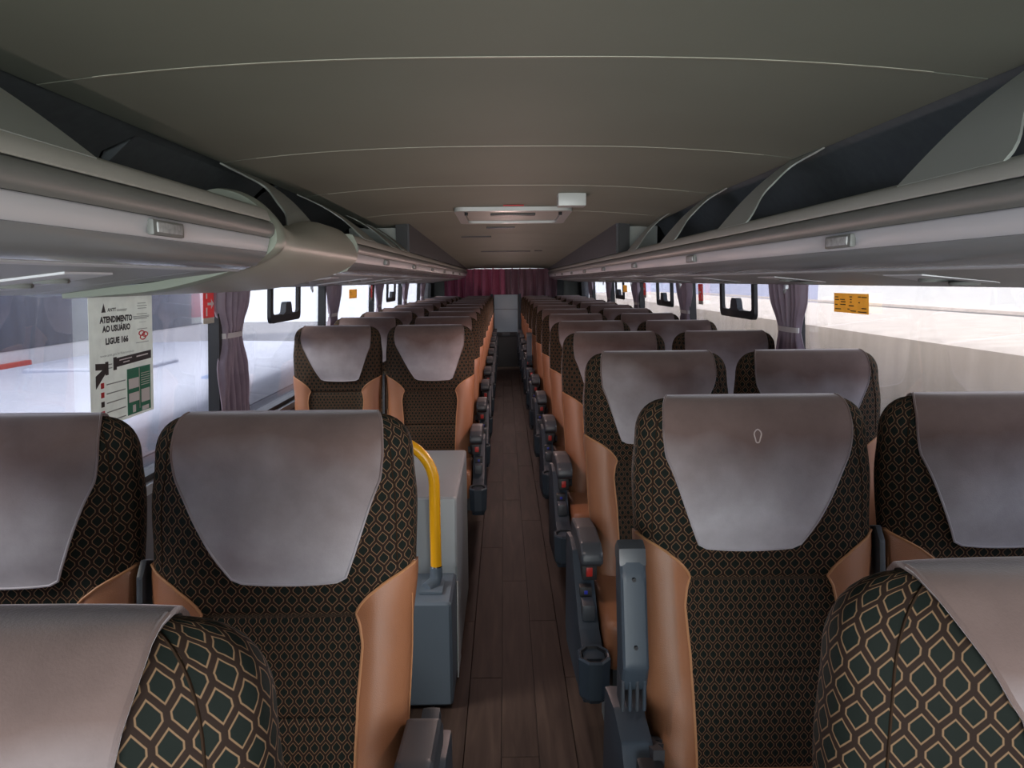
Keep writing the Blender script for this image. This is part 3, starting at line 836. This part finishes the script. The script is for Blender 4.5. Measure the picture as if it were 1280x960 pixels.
def make_console(parent, sgn, raised=False):
    """plastic side console on the aisle side; sgn = local x direction of the aisle"""
    a, b = sgn * .232, sgn * .288
    x0, x1 = min(a, b), max(a, b)
    prof = [(.02, .60), (-.10, .625), (-.19, .615), (-.26, .560), (-.40, .470), (-.46, .455), (-.52, .450), (-.53, .36), (-.51, .325), (-.30, .275), (.0, .235), (.05, .27)]
    c = part_prism('console', prof, 'x', x0, x1, M['console'], parent, .007, 2)
    # octagonal cup holder at the front end
    bm = bmesh.new()
    cxp, cyp = sgn * .262, -.515
    def octa(r, z, k=1.25): return [(cxp + r * math.cos(math.radians(22.5 + 45 * i)), cyp + k * r * math.sin(math.radians(22.5 + 45 * i)), z) for i in range(8)]
    rings = [[bm.verts.new(p) for p in octa(r, z)] for r, z in ((.030, .345), (.040, .36), (.044, .457), (.041, .462), (.036, .460), (.033, .375))]
    for p, q in zip(rings, rings[1:]):
        for k in range(8): bm.faces.new((p[k], p[(k + 1) % 8], q[(k + 1) % 8], q[k]))
    bm.faces.new(rings[0][::-1]); bm.faces.new(rings[-1])
    bm_obj('cup_holder', bm, M['console'], c, smooth=False)
    bm = bmesh.new(); lr = [[bm.verts.new(p) for p in octa(r, z)] for r, z in ((.0355, .4605), (.0325, .378), (.0315, .382), (.0335, .4605))]
    for p, q in zip(lr, lr[1:] + lr[:1]):
        for k in range(8): bm.faces.new((p[k], p[(k + 1) % 8], q[(k + 1) % 8], q[k]))
    bm.faces.new([bm.verts.new(p) for p in octa(.032, .381)])
    bm_obj('cup_painted_shade', bm, M['black'], c, smooth=False)  # black inner walls paint the shade inside the cup
    part_box('recline_button', (min(sgn * .243, sgn * .277), -.385, .485), (max(sgn * .243, sgn * .277), -.325, .530), M['console_dark'], c, .008)
    part_box('switch_panel', (min(sgn * .243, sgn * .277), -.315, .515), (max(sgn * .243, sgn * .277), -.285, .552), M['black'], c, .003)
    part_box('switch_key', (min(sgn * .255, sgn * .265), -.3165, .532), (max(sgn * .255, sgn * .265), -.304, .543), M['blue'], c, .002)
    # seat belt with its buckle
    bm = bmesh.new()
    pts = [(sgn * .20, -.03, .50), (sgn * .215, -.10, .53), (sgn * .225, -.18, .575), (sgn * .238, -.235, .600)]
    for p, q in zip(pts, pts[1:]):
        add_prism(bm, [(p[1], p[2]), (q[1], q[2]), (q[1], q[2] + .030), (p[1], p[2] + .030)], 'x', min(p[0], q[0]) - .003, max(p[0], q[0]) + .003)
    sb = bm_obj('seat_belt', bm, M['strap'], parent, smooth=False)
    bk = part_box('buckle', (min(sgn * .226, sgn * .268), -.290, .562), (max(sgn * .226, sgn * .268), -.225, .612), M['black'], sb, .006)
    part_box('release_button', (min(sgn * .240, sgn * .257), -.293, .574), (max(sgn * .239, sgn * .259), -.282, .600), M['red'], sb, .003)
    # armrest
    if not raised:
        bm = bmesh.new()
        x0_, x1_ = min(sgn * .218, sgn * .278), max(sgn * .218, sgn * .278)
        add_prism(bm, [(-.02, .640), (-.06, .672), (-.20, .688), (-.32, .684), (-.36, .668), (-.365, .635), (-.33, .618), (-.16, .628), (-.04, .600)], 'x', x0_, x1_, .014, 3)
        ar = bm_obj('armrest', bm, M['console_dark'], parent)
        part_box('armrest_bracket', (min(sgn * .236, sgn * .270), -.06, .56), (max(sgn * .236, sgn * .270), .02, .645), M['console'], ar, .010)
    else:
        bm = bmesh.new()
        x0_, x1_ = min(sgn * .237, sgn * .283), max(sgn * .237, sgn * .283)
        add_prism(bm, [(-.155, .690), (-.175, .74), (-.135, .890), (-.120, .925), (-.090, .932), (-.070, .915), (-.075, .86), (-.100, .74), (-.105, .68)], 'x', x0_, x1_, .011, 3)
        ar = bm_obj('armrest', bm, M['console'], parent)
        for yy, zz in ((-.139, .885), (-.168, .775)):
            part_tube('screw', [(sgn * .260, yy + .003, zz), (sgn * .260, yy - .0018, zz)], .0035, M['black'], ar, 10)
        for k in range(4):
            xx = sgn * (.240 + .0125 * k)
            part_box('hinge_rib', (min(xx, xx + sgn * .006), -.165, .655), (max(xx, xx + sgn * .006), -.110, .712), M['console_dark'] if k % 2 else M['console'], ar, .002, 1)
        cap_ = part_prism('armrest_cap', [(-.128, .905), (-.118, .934), (-.090, .941), (-.068, .922), (-.072, .902)], 'x', x0_ - .001, x1_ + .001, M['console_dark'], ar, .005)
    return c

def make_seat(name, kind):   # kind: side, raised armrest (up), near corner (near)
    """kind: 'aisle_right', 'aisle_left', 'window_right', 'window_left', 'aisle_right_up'"""
    root = empty(name)
    make_body(root)
    make_cover(root, .022 if 'left' in kind else -.022, 'high' if kind.endswith('near') and 'right' in kind else 'slope' if kind.endswith('near') else 'std')
    make_bolster(root, 1); make_bolster(root, -1)
    for sg in (-1, 1):
        bm = bmesh.new()
        add_tube(bm, [body_pt(sg * lerp(.93, .84, i / 30), lerp(.918, 1.160, i / 30), .0002) for i in range(31)], .0012, 5)
        bm_obj('panel_seam', bm, M['seam_thread'], root)
    make_cushion(root)
    bm = bmesh.new(); add_box(bm, (-.19, .05, .32), (.19, .075, .80), .012, 2)
    for v in bm.verts: v.co.y += body_yc(min(v.co.z, 1.1)) - .055 + .060
    bm_obj('back_shell', bm, M['shell'], root)
    bm = bmesh.new()
    add_box(bm, (-.20, -.42, .30), (.20, .06, .372), .01, 2)
    bm_obj('seat_frame', bm, M['shell'], root)
    for sx in (-.15, .15): part_box('leg', (sx - .025, -.30, 0), (sx + .025, -.02, .302), M['shell'], root, .008)
    if kind.startswith('aisle'):
        sg = -1 if 'right' in kind else 1
        make_console(root, sg, raised=kind.endswith('up'))
        x = -sg * .2410
        bm = bmesh.new()
        add_prism(bm, [(-.02, .56), (-.045, .60), (.000, .90), (.020, .925), (.050, .915), (.055, .89), (.02, .60), (.02, .55)], 'x', x - .0058, x + .0058, .004, 2)
        bm_obj('middle_armrest', bm, M['console_dark'], root)
    return root

RIGHT_ROWS = [0.565, 1.45, 2.38, 3.30, 4.20, 5.10, 6.0, 6.9, 7.8, 8.7, 9.6, 10.5, 11.35]
LEFT_ROWS = [0.495, 1.31, 3.95, 4.85, 5.72, 6.58, 7.44, 8.30, 9.16, 10.02, 10.85, 11.6]
ORD = ['first', 'second', 'third', 'fourth', 'fifth', 'sixth', 'seventh', 'eighth', 'ninth', 'tenth', 'eleventh', 'twelfth', 'thirteenth']
XR_A, XR_W, XL_A, XL_W = 0.480, 0.964, -0.390, -0.874
protos = {}
def place_seat(kind, x, y, label, group):
    if kind not in protos:
        protos[kind] = make_seat('coach_seat', kind); o = protos[kind]
    else: o = copy_tree(protos[kind])
    o.location = (x, y, 0)
    for c in o.children:
        pass
    tag(o, label, 'seat', group)
    return o
special = {
    ('R', 0, 'a'): 'near right corner seat by the aisle, only its large patterned shoulder and cover edge showing',
    ('R', 1, 'a'): 'right aisle seat with raised grey armrest and small worn ring on its velvet head cover',
    ('R', 1, 'w'): 'right window seat beside the raised-armrest seat, cut by the picture edge',
    ('L', 0, 'a'): 'near left corner seat by the aisle, large patterned shoulder filling the corner',
    ('L', 1, 'a'): 'left aisle seat directly in front of the yellow handrail and stairwell box',
    ('L', 1, 'w'): 'left window seat just below the white notice poster',
    ('L', 2, 'a'): 'left aisle seat directly behind the stairwell box',
    ('L', 2, 'w'): 'left window seat in the first row behind the stairwell box',
    ('R', 2, 'a'): 'right aisle seat in the row directly behind the raised-armrest seat',
}
for i, y in enumerate(RIGHT_ROWS):
    kind = 'aisle_right_up' if i in (1, 7) else 'aisle_right_near' if i == 0 else 'aisle_right'
    g = 'tan and brown coach seats right of the aisle'
    place_seat(kind, XR_A, y - .070, special.get(('R', i, 'a'), 'tan and brown patterned seat along the right aisle, %s row from the front' % ORD[i]), g)
    place_seat('window_right', XR_W, y - .070, special.get(('R', i, 'w'), 'tan and brown patterned seat by the right windows, %s row from the front' % ORD[i]), g)
for i, y in enumerate(LEFT_ROWS):
    g = 'tan and brown coach seats left of the aisle'
    place_seat('aisle_left_near' if i == 0 else 'aisle_left', XL_A, y - .070, special.get(('L', i, 'a'), 'tan and brown patterned seat along the left aisle, %s row from the front' % ORD[i]), g)
    place_seat('window_left', XL_W, y - .070, special.get(('L', i, 'w'), 'tan and brown patterned seat by the left windows, %s row from the front' % ORD[i]), g)

# worn ring on one head cover
def worn_ring():
    v = 1.12; base = Vector((XR_A - .01, RIGHT_ROWS[1] - .070, 0)) 
    seat = [o for o in bpy.data.objects if o.get('label', '').startswith('right aisle seat with raised')][0]
    bm = bmesh.new(); pts = []
    for k in range(21):
        a = 2 * math.pi * k / 20; x = -.008 + .006 * math.cos(a) * (1 + .2 * math.sin(3 * a)); vv = 1.103 + .0075 * math.sin(a)
        pts.append(body_pt(th_of_x(x, vv), vv, .0058))
    add_tube(bm, pts, .0013, 5, cap=False)
    bm_obj('worn_ring', bm, M['velvet_mark'], seat)
worn_ring()

# ================================================================ STAIRWELL BOX AND HANDRAIL
box = empty('stairwell_partition', (-.18, 2.31, 0)); tag(box, 'blue-grey stepped stairwell box on the floor left of the aisle', 'partition')
bm = bmesh.new(); add_box(bm, (-.46, 0, .012), (0, .28, .372), .022, 3)
bm_obj('lower_box', bm, M['box_low'], box)
bm = bmesh.new(); add_prism(bm, [(.25, .0), (.25, .40), (.285, .640), (1.0, .650), (1.0, .0)], 'x', -.46, .004, .018, 3)
bm_obj('upper_box', bm, M['box_up'], box)
part_prism('side_trim', [(.19, .01), (.24, .34), (.255, .34), (.34, .01)], 'x', .002, .006, M['rack'], box)
hr = empty('handrail', (-.240, 2.45, .372)); tag(hr, 'yellow bent tubular handrail rising from the stairwell box', 'handrail')
pts = [(0, 0, .062), (0, 0, .15), (0, 0, .25), (0, 0, .355)]
for k in range(1, 9):
    a = k / 8 * math.radians(78); r = .155
    pts.append((-r * (1 - math.cos(a)), 0, .355 + r * math.sin(a)))
lx, _, lz = pts[-1]
pts += [(lx - .08, 0, lz + .014), (lx - .20, 0, lz + .030)]
part_tube('rail_tube', pts, .0185, M['yellow'], hr, 18)
bm = bmesh.new()
add_tube(bm, [(0, 0, .068), (0, 0, .035), (-.006, -.01, .016), (-.03, -.045, .010)], [.0205, .0215, .022, .018], 16)
sk = bm_obj('rail_socket', bm, M['box_low'], hr)
part_box('socket_flange', (-.052, -.075, 0.0), (.026, .03, .010), M['box_low'], hr, .004)
part_tube('chrome_collar', [(0, 0, .066), (0, 0, .072)], .0195, M['chrome'], hr, 18)

# ================================================================ WINDOW THINGS
def window_frame_axes(side):
    """origin on the inner glass at the head; returns fn(y, drop, lift) -> world point"""
    def P(y, dz, lift=0.0):
        z = Z(-.02) - dz; x = wall_x(side, z) + side * .020 - side * lift
        return Vector((x, y, z))
    return P
PL_, PR_ = window_frame_axes(-1), window_frame_axes(1)

def curtain(side, y, label, w=.36, seed=0):
    rnd = random.Random(seed); P = window_frame_axes(side)
    root = empty('window_curtain', (0, 0, 0)); tag(root, label, 'curtain', 'mauve tied window curtains')
    H = .625
    ph = [rnd.uniform(0, 6.28) for _ in range(3)]
    def fn(s, t):
        wd = interps(t, [(0, w * 1.0), (.12, w * .97), (.31, w * .60), (.36, w * .60), (.55, w * .88), (1, w * .92)])
        a = interps(t, [(0, .018), (.28, .013), (.34, .008), (.40, .012), (.7, .019), (1, .020)])
        off = a * (math.sin(2 * math.pi * 6 * s + ph[0] + 1.6 * math.sin(3 * t + ph[1])) + .4 * math.sin(2 * math.pi * 11 * s + ph[2]))
        yy = y + (s - .5) * wd + interps(t, [(0, 0), (.33, -.02), (1, .0)])
        return P(yy, -.01 + t * H, .034 + off)
    sheet('curtain_cloth', fn, 80, 26, M['curtain'], root, thick=.003)
    bm = bmesh.new(); q = []
    for k in range(25):
        a = 2 * math.pi * k / 24; q.append(P(y - .02 + w * .31 * math.cos(a), .33 * H - .01, .034 + .020 * math.sin(a)))
    vs0 = [bm.verts.new(p + Vector((0, 0, .011))) for p in q[:-1]]; vs1 = [bm.verts.new(p - Vector((0, 0, .011))) for p in q[:-1]]
    for k in range(24): bm.faces.new((vs0[k], vs0[(k + 1) % 24], vs1[(k + 1) % 24], vs1[k]))
    bm_obj('curtain_tie', bm, M['tie'], root)
    return root
for i, y in enumerate((3.225, 5.13, 7.0, 8.85, 10.7)):
    curtain(-1, y, 'mauve tied-back window curtain on the left side, %s from the stairwell' % ORD[i] if i else 'nearest left mauve curtain with pale tie, beside the red sign', seed=i)
for i, y in enumerate((3.26, 5.13, 7.0, 8.85, 10.7)):
    curtain(1, y, 'mauve tied-back window curtain on the right side, %s from the front' % ORD[i] if i else 'nearest right mauve curtain with pale tie, left of the amber sticker', seed=20 + i)

def vent_sash(side, y, label, w=.56, h=.185):
    """hinged vent pane: black rounded frame with its latch"""
    P = window_frame_axes(side)
    root = empty('vent_window', (0, 0, 0)); tag(root, label, 'vent window', 'black framed vent windows')
    def outline(w_, top, bot, r, n=6):
        pts = [(-w_, top)]
        for k in range(n + 1):
            a = math.radians(180 + 90 * k / n); pts.append((-w_ + r + r * math.cos(a), bot - r - r * math.sin(a) * 1.0))
        for k in range(n + 1):
            a = math.radians(270 + 90 * k / n); pts.append((w_ - r + r * math.cos(a), bot - r - r * math.sin(a)))
        pts.append((w_, top)); return pts
    o_, i_ = outline(w / 2, -.02, h, .040), outline(w / 2 - .045, -.02, h - .042, .022)
    bm = bmesh.new(); n = len(o_)
    R = [[bm.verts.new(P(y + a, b, l)) for a, b in P_] for P_, l in ((o_, .0), (o_, .018), (i_, .018), (i_, .0))]
    for a, b in zip(R, R[1:] + R[:1]):
        for k in range(n - 1): bm.faces.new((a[k], a[k + 1], b[k + 1], b[k]))
    for k in (0, n - 1): bm.faces.new([r_[k] for r_ in R])
    bm_obj('sash_frame', bm, M['black'], root, smooth=False)
    tr = [(-.10, h - .04), (-.065, h - .05), (-.050, h - .092), (-.035, h - .104), (.035, h - .104), (.050, h - .092), (.065, h - .05), (.10, h - .04)]
    bm = bmesh.new(); va = [bm.verts.new(P(y + a, b, .001)) for a, b in tr]; vb = [bm.verts.new(P(y + a, b, .030)) for a, b in tr]
    bm.faces.new(va); bm.faces.new(vb[::-1])
    for k in range(len(tr)): bm.faces.new((va[k], vb[k], vb[(k + 1) % len(tr)], va[(k + 1) % len(tr)]))
    bm_obj('latch', bm, M['console_dark'], root, smooth=False)
vent_sash(-1, 4.07, 'black framed vent window on the left, behind the nearest curtain')
vent_sash(1, 4.03, 'black framed vent window on the right, behind the nearest curtain', w=.60)
vent_sash(1, 5.87, 'black framed vent window on the right, behind the second curtain')
vent_sash(-1, 7.9, 'black framed vent window far along the left windows')
vent_sash(1, 8.15, 'black framed vent window far along the right windows')

# flat print helpers on the glass
def quad_print(name, P, y0, y1, d0, d1, lift, mat, parent, skew=0.0, t=.0006):
    bm = bmesh.new()
    pts = [(y0, d1), (y1, d1 + skew), (y1, d0 + skew), (y0, d0)]
    va = [bm.verts.new(P(a, b, lift)) for a, b in pts]; vb = [bm.verts.new(P(a, b, lift - t)) for a, b in pts]
    bm.faces.new(va); bm.faces.new(vb[::-1])
    for k in range(4): bm.faces.new((va[k], vb[k], vb[(k + 1) % 4], va[(k + 1) % 4]))
    return bm_obj(name, bm, mat, parent, smooth=False)
def text_print(name, txt, P, side, y, d, size, lift, mat, parent, width=None, bold=0.0, align='CENTER', skew=0.0):
    cu = bpy.data.curves.new(name, 'FONT'); cu.body = txt; cu.size = size; cu.align_x = align; cu.offset = bold; cu.resolution_u = 2
    t = bpy.data.objects.new(name, cu); col.objects.link(t)
    dg = bpy.context.evaluated_depsgraph_get(); me = bpy.data.meshes.new_from_object(t.evaluated_get(dg))
    bpy.data.objects.remove(t); bpy.data.curves.remove(cu)
    xs = [v.co.x for v in me.vertices]
    k = 1.0
    if width and xs: k = width / (max(xs) - min(xs))
    for v in me.vertices:
        yy = v.co.x * k                                    # reading direction: away from the viewer on the left wall, towards on the right
        wy = y + yy if side < 0 else y - yy
        v.co = P(wy, d - v.co.y + skew * yy, lift)
    me.materials.clear()
    return link(name, me, mat, parent, smooth=False)

# the white notice poster on the left window
poster = empty('notice_poster', (0, 0, 0)); tag(poster, 'white printed notice poster reading ATENDIMENTO AO USUÁRIO LIGUE 166 on the left window', 'poster')
y0, y1 = 2.13, 2.515; T, B = .012, .62
PG = window_frame_axes(-1)
def dmap(d): return d if d < .012 else (.012 + (d - .012) * .5 if d < .475 else .2435 + (d - .475) * 1.07)
def PP(y, d, lift=0.0): return PG(y, dmap(d), lift)
PW = y1 - y0; yc = (y0 + y1) / 2
quad_print('poster_sheet', PP, y0, y1, T, B, .016, M['poster'], poster, t=.0012)
quad_print('header_band', PP, y0, y1, -.004, T + .001, .0163, M['dark_green'], poster)
quad_print('tape', PP, yc + .005, yc + .05, -.006, T + .006, .0172, M['white_ink'], poster)
L1 = .0175
def at_u(u): return y0 + PW * u
# small triangular emblem with the agency's letters
bm = bmesh.new()
for a, b, c in (((.17, .112), (.235, .112), (.205, .058)),):
    va = [bm.verts.new(PP(at_u(p[0]), p[1], L1)) for p in (a, b, c)]; bm.faces.new(va)
bm_obj('emblem', bm, M['ink'], poster, smooth=False)
text_print('emblem_text', 'ANTT', PP, -1, at_u(.325), .108, .028, L1, M['ink'], poster, width=PW * .13, bold=.0008)
text_print('heading_text', 'ATENDIMENTO', PP, -1, at_u(.395), .172, .05, L1, M['ink'], poster, width=PW * .50, bold=.0026)
text_print('heading_text', 'AO USUÁRIO', PP, -1, at_u(.395), .226, .05, L1, M['ink'], poster, width=PW * .43, bold=.0026)
text_print('heading_text', 'LIGUE 166', PP, -1, at_u(.395), .300, .05, L1, M['ink'], poster, width=PW * .35, bold=.0026)
text_print('web_text', 'www.antt.gov.br/faleconosco', PP, -1, at_u(.40), .372, .022, L1, M['grey_ink'], poster, width=PW * .52)
for k, (u0, u1, d) in enumerate(((.40, .56, .098), (.40, .55, .106), (.74, .88, .068), (.73, .90, .084), (.74, .89, .100), (.72, .90, .136), (.66, .94, .150), (.66, .93, .158), (.67, .90, .166), (.73, .90, .232), (.70, .92, .318))):
    quad_print('small_print', PP, at_u(u0), at_u(u1), d, d + .004, L1, M['grey_ink'], poster)
quad_print('telephone_mark', PP, at_u(.76), at_u(.88), .190, .192, L1, M['grey_ink'], poster)
# red rosette mark
bm = bmesh.new()
for cy_, cd in ((.80, .262), (.86, .272), (.82, .288)):
    add_tube(bm, [PP(at_u(cy_) + .018 * math.cos(q), cd + .015 * math.sin(q), L1) for q in [2 * math.pi * i / 14 for i in range(15)]], .0018, 4, cap=False)
bm_obj('red_rosette', bm, M['red_ink'], poster)
# black seat-belt picture: ribbon with a tongue and a buckle
quad_print('belt_ribbon', PP, at_u(.36), at_u(.96), .392, .446, L1, M['ink'], poster, skew=-.012)
quad_print('belt_end', PP, at_u(.33), at_u(.38), .384, .462, L1, M['ink'], poster)
quad_print('belt_tongue', PP, at_u(.21), at_u(.255), .402, .478, L1, M['ink'], poster)
quad_print('belt_tongue', PP, at_u(.07), at_u(.22), .402, .440, L1, M['ink'], poster, skew=.010)
quad_print('belt_tongue', PP, at_u(.07), at_u(.22), .475, .510, L1, M['ink'], poster, skew=-.045)
quad_print('belt_clip', PP, at_u(.255), at_u(.31), .418, .424, L1, M['grey_ink'], poster)
quad_print('belt_clip', PP, at_u(.255), at_u(.31), .440, .446, L1, M['grey_ink'], poster)
quad_print('ribbon_text', PP, at_u(.42), at_u(.62), .405, .411, L1 + .0008, M['white_ink'], poster, skew=-.004)
quad_print('ribbon_text', PP, at_u(.48), at_u(.58), .422, .428, L1 + .0008, M['white_ink'], poster, skew=-.002)
quad_print('ribbon_text', PP, at_u(.70), at_u(.90), .402, .410, L1 + .0008, M['white_ink'], poster, skew=-.004)
gp = quad_print('green_panel', PP, at_u(.54), at_u(.94), .475, .612, L1, M['green_ink'], poster)
for u0, u1, d0, d1 in ((.56, .73, .505, .535), (.56, .73, .548, .575), (.62, .67, .585, .607), (.77, .92, .545, .585), (.78, .90, .597, .610)):
    quad_print('panel_field', PP, at_u(u0), at_u(u1), d0, d1, L1 + .0008, M['white_ink'], gp)
for k in range(6): quad_print('panel_line', PP, at_u(.77), at_u(.92), .495 + .007 * k, .4975 + .007 * k, L1 + .0008, M['poster'], gp)
quad_print('panel_divider', PP, at_u(.735), at_u(.745), .478, .600, L1 + .0008, M['poster'], gp)
for k in range(5):
    quad_print('rule_line', PP, at_u(.22), at_u(.51), .503 + .026 * k, .506 + .026 * k, L1, M['grey_ink'], poster)
    quad_print('red_symbol', PP, at_u(.14), at_u(.185), .497 + .026 * k, .512 + .026 * k, L1, M['red_ink'] if k != 2 else M['ink'], poster)

def red_sign(side, y, label):
    P = window_frame_axes(side)
    r = empty('exit_sign', (0, 0, 0)); tag(r, label, 'sign', 'red window signs')
    quad_print('sign_plate', P, y - .055, y + .055, .010, .115, .016, M['red_ink'], r, t=.0015)
    quad_print('sign_foot', P, y - .055, y + .055, .115, .138, .016, M['latch'], r, t=.0015)
    quad_print('arrow_shaft', P, y - .015, y + .03, .056, .066, .0172, M['white_ink'], r)
    bm = bmesh.new()
    bm.faces.new([bm.verts.new(P(y + a, b, .0172)) for a, b in ((.020, .040), (.048, .061), (.020, .082))])
    bm_obj('arrow_head', bm, M['white_ink'], r, smooth=False)
    quad_print('sign_mark', P, y - .030, y - .018, .020, .040, .0172, M['white_ink'], r)
    quad_print('sign_mark', P, y - .030, y - .018, .075, .108, .0172, M['white_ink'], r)
red_sign(-1, 3.00, 'red sign with white arrow on the left window before the nearest curtain')
red_sign(1, 4.76, 'red sign on the right window before the second curtain')
red_sign(-1, 6.72, 'red sign far along the left windows before the third curtain')
red_sign(1, 6.66, 'red sign far along the right windows before the third curtain')
def amber(side, y, w, label, d0=.035, d1=.105):
    P = window_frame_axes(side)
    r = empty('amber_sticker', (0, 0, 0)); tag(r, label, 'sticker', 'amber instruction stickers')
    quad_print('sticker_sheet', P, y - w / 2, y + w / 2, d0, d1, .016, M['sticker'], r, t=.0010)
    a, b = y - w / 2, y + w / 2
    rnd = random.Random(3)
    for u0, u1, vv in ((.04, .14, .18), (.04, .16, .32), (.04, .12, .58), (.04, .22, .80), (.20, .34, .30), (.22, .36, .42), (.20, .36, .56), (.46, .60, .60), (.42, .48, .78), (.50, .66, .86), (.72, .80, .14), (.82, .96, .15), (.73, .77, .42), (.82, .95, .70), (.72, .95, .88), (.48, .55, .15), (.49, .54, .28), (.49, .54, .42)):
        ya, yb = (b - u1 * w, b - u0 * w) if side > 0 else (a + u0 * w, a + u1 * w)
        dd = lerp(d0, d1, vv); quad_print('print_line', P, ya, yb, dd, dd + .0035, .0172, M['ink'], r)
    return r
amber(1, 2.69, .27, 'amber instruction sticker with black print on the nearest right window')
amber(-1, 5.87, .30, 'amber instruction sticker on the left window behind the second curtain', d0=.035, d1=.105)
amber(1, 7.75, .27, 'amber instruction sticker far along the right windows')

# ================================================================ OUTSIDE
ground = pyobj('ground', [(-60, -40, -2.7), (60, -40, -2.7), (60, 80, -2.7), (-60, 80, -2.7)], [(0, 1, 2, 3)], M['asphalt']); tag(ground, 'grey tarmac yard below the coach', 'ground', kind='structure')

def coach_loft(name, secs, y0, y1, mat, parent):
    """body of constant section with softly rounded ends; secs: (x,z) polyline"""
    n = len(secs) - 1
    def fn(s, t):
        q = s * n; i = min(int(q), n - 1); f = q - i
        x, z = lerp(secs[i][0], secs[i + 1][0], f), lerp(secs[i][1], secs[i + 1][1], f)
        return (x, lerp(y0, y1, t), z)
    return sheet(name, fn, n * 2, 6, mat, parent, thick=.02)
def parked_coach(label, xa, xb, ztop, y0, y1, side, glaze=None, crown=.26, mats=('coach_white', 'coach_lilac'), red=False, extras=True):
    """xa: near flank, xb: far flank"""
    r = empty('parked_coach', (0, 0, 0)); tag(r, label, 'coach')
    cx = (xa + xb) / 2; w = abs(xb - xa) / 2; sg = 1 if xb > xa else -1
    prof = []
    for k in range(9):
        a = k / 8 * math.pi; prof.append((cx - sg * w * math.copysign(abs(math.cos(a)) ** .45, math.cos(a)), ztop - crown + crown * math.sin(a) ** .8))
    coach_loft('roof', prof, y0, y1, M[mats[0]], r)
    for X_ in (xa, xb):
        part_box('flank', (X_ - .02, y0, -2.35), (X_ + .02, y1, ztop - crown), M[mats[1]], r)
    for yy in (y0, y1):
        bm = bmesh.new(); P_ = prof + [(xb, -2.35), (xa, -2.35)]; add_prism(bm, P_, 'y', yy - .02, yy + .02)
        bm_obj('end_panel', bm, M[mats[0]], r, smooth=False)
    if glaze:
        g0, g1, ng = glaze; L = (y1 - y0 - .8) / ng
        for k in range(ng):
            a = y0 + .4 + k * L
            part_box('side_glazing', (min(xa - sg * .03, xa), a + .03, g0), (max(xa - sg * .03, xa), a + L - .03, g1), M['coach_glass'], r, .01)
    for yy in (y0 + 2.2, y1 - 2.4):
        for X_ in (xa + sg * .12, xb - sg * .12):
            part_tube('wheel', [(X_ - .13, yy, -2.2), (X_ + .13, yy, -2.2)], .5, M['black'], r, 20)
    if extras:
        for k in range(3):
            yy = lerp(y0, y1, (k + .7) / 3.4)
            part_box('roof_hatch', (cx - .42, yy - .38, ztop - .03), (cx + .42, yy + .38, ztop + .045), M['coach_white'], r, .03, 3)
    return r
# left: roofs of lower coaches, a taller one with dark glazing behind
nl = parked_coach('white parked coach right outside the left windows, its roof seen from above', -1.95, -4.35, Z(-.66), -4.0, 8.5, -1)
part_box('roof_seam', (-3.9, 2.9, Z(-.672)), (-2.35, 2.93, Z(-.655)), M['coach_lilac'], nl)
bm = bmesh.new(); bmesh.ops.create_uvsphere(bm, u_segments=24, v_segments=12, radius=1.0)
for v in bm.verts: v.co = Vector((-2.25 + v.co.x * .13, 5.6 + v.co.y * .45, Z(-.735) + v.co.z * .055))
bm_obj('roof_vent', bm, plain('roof_vent_blue', (0.25, 0.33, 0.55), .4), nl)
tc_ = parked_coach('taller white parked coach with dark glazing beyond the near left one', -5.3, -7.8, Z(1.6), -6.0, 13.6, -1, glaze=(Z(-.70), Z(.75), 7), mats=('coach_white', 'coach_white'), extras=False)
part_box('red_marking', (-5.275, 6.9, Z(-.90)), (-5.24, 8.35, Z(-.82)), M['red'], tc_, 0.012)
wl = part_box('building_wall', (-24, 10, -2.7), (-23.6, 60, 6.0), M['lilac_wall']); tag(wl, 'pale plain building wall far beyond the left windows', 'building')
# right: dusty grey coach alongside, pale wall beyond in two colours that paint the warm glow fading
parked_coach('dusty grey parked coach outside the right windows', 2.75, 5.2, Z(-.385), -5.0, 24.0, 1, crown=.03, mats=('coach_grey', 'coach_grey'), extras=False)
wl2 = part_box('building_wall', (15.8, 38, -2.7), (16.2, 90, 4.5), M['lilac_wall']); tag(wl2, 'lilac grey building wall seen through the far right windows', 'building')
wr = part_box('building_wall', (15.6, -8, -2.7), (16, 37.5, 4.5), M['building']); tag(wr, 'bright pale building wall beyond the right windows', 'building')
part_box('wall_rail', (15.5, -8, Z(-1.16)), (15.6, 60, Z(-1.06)), M['coach_grey'], wr)
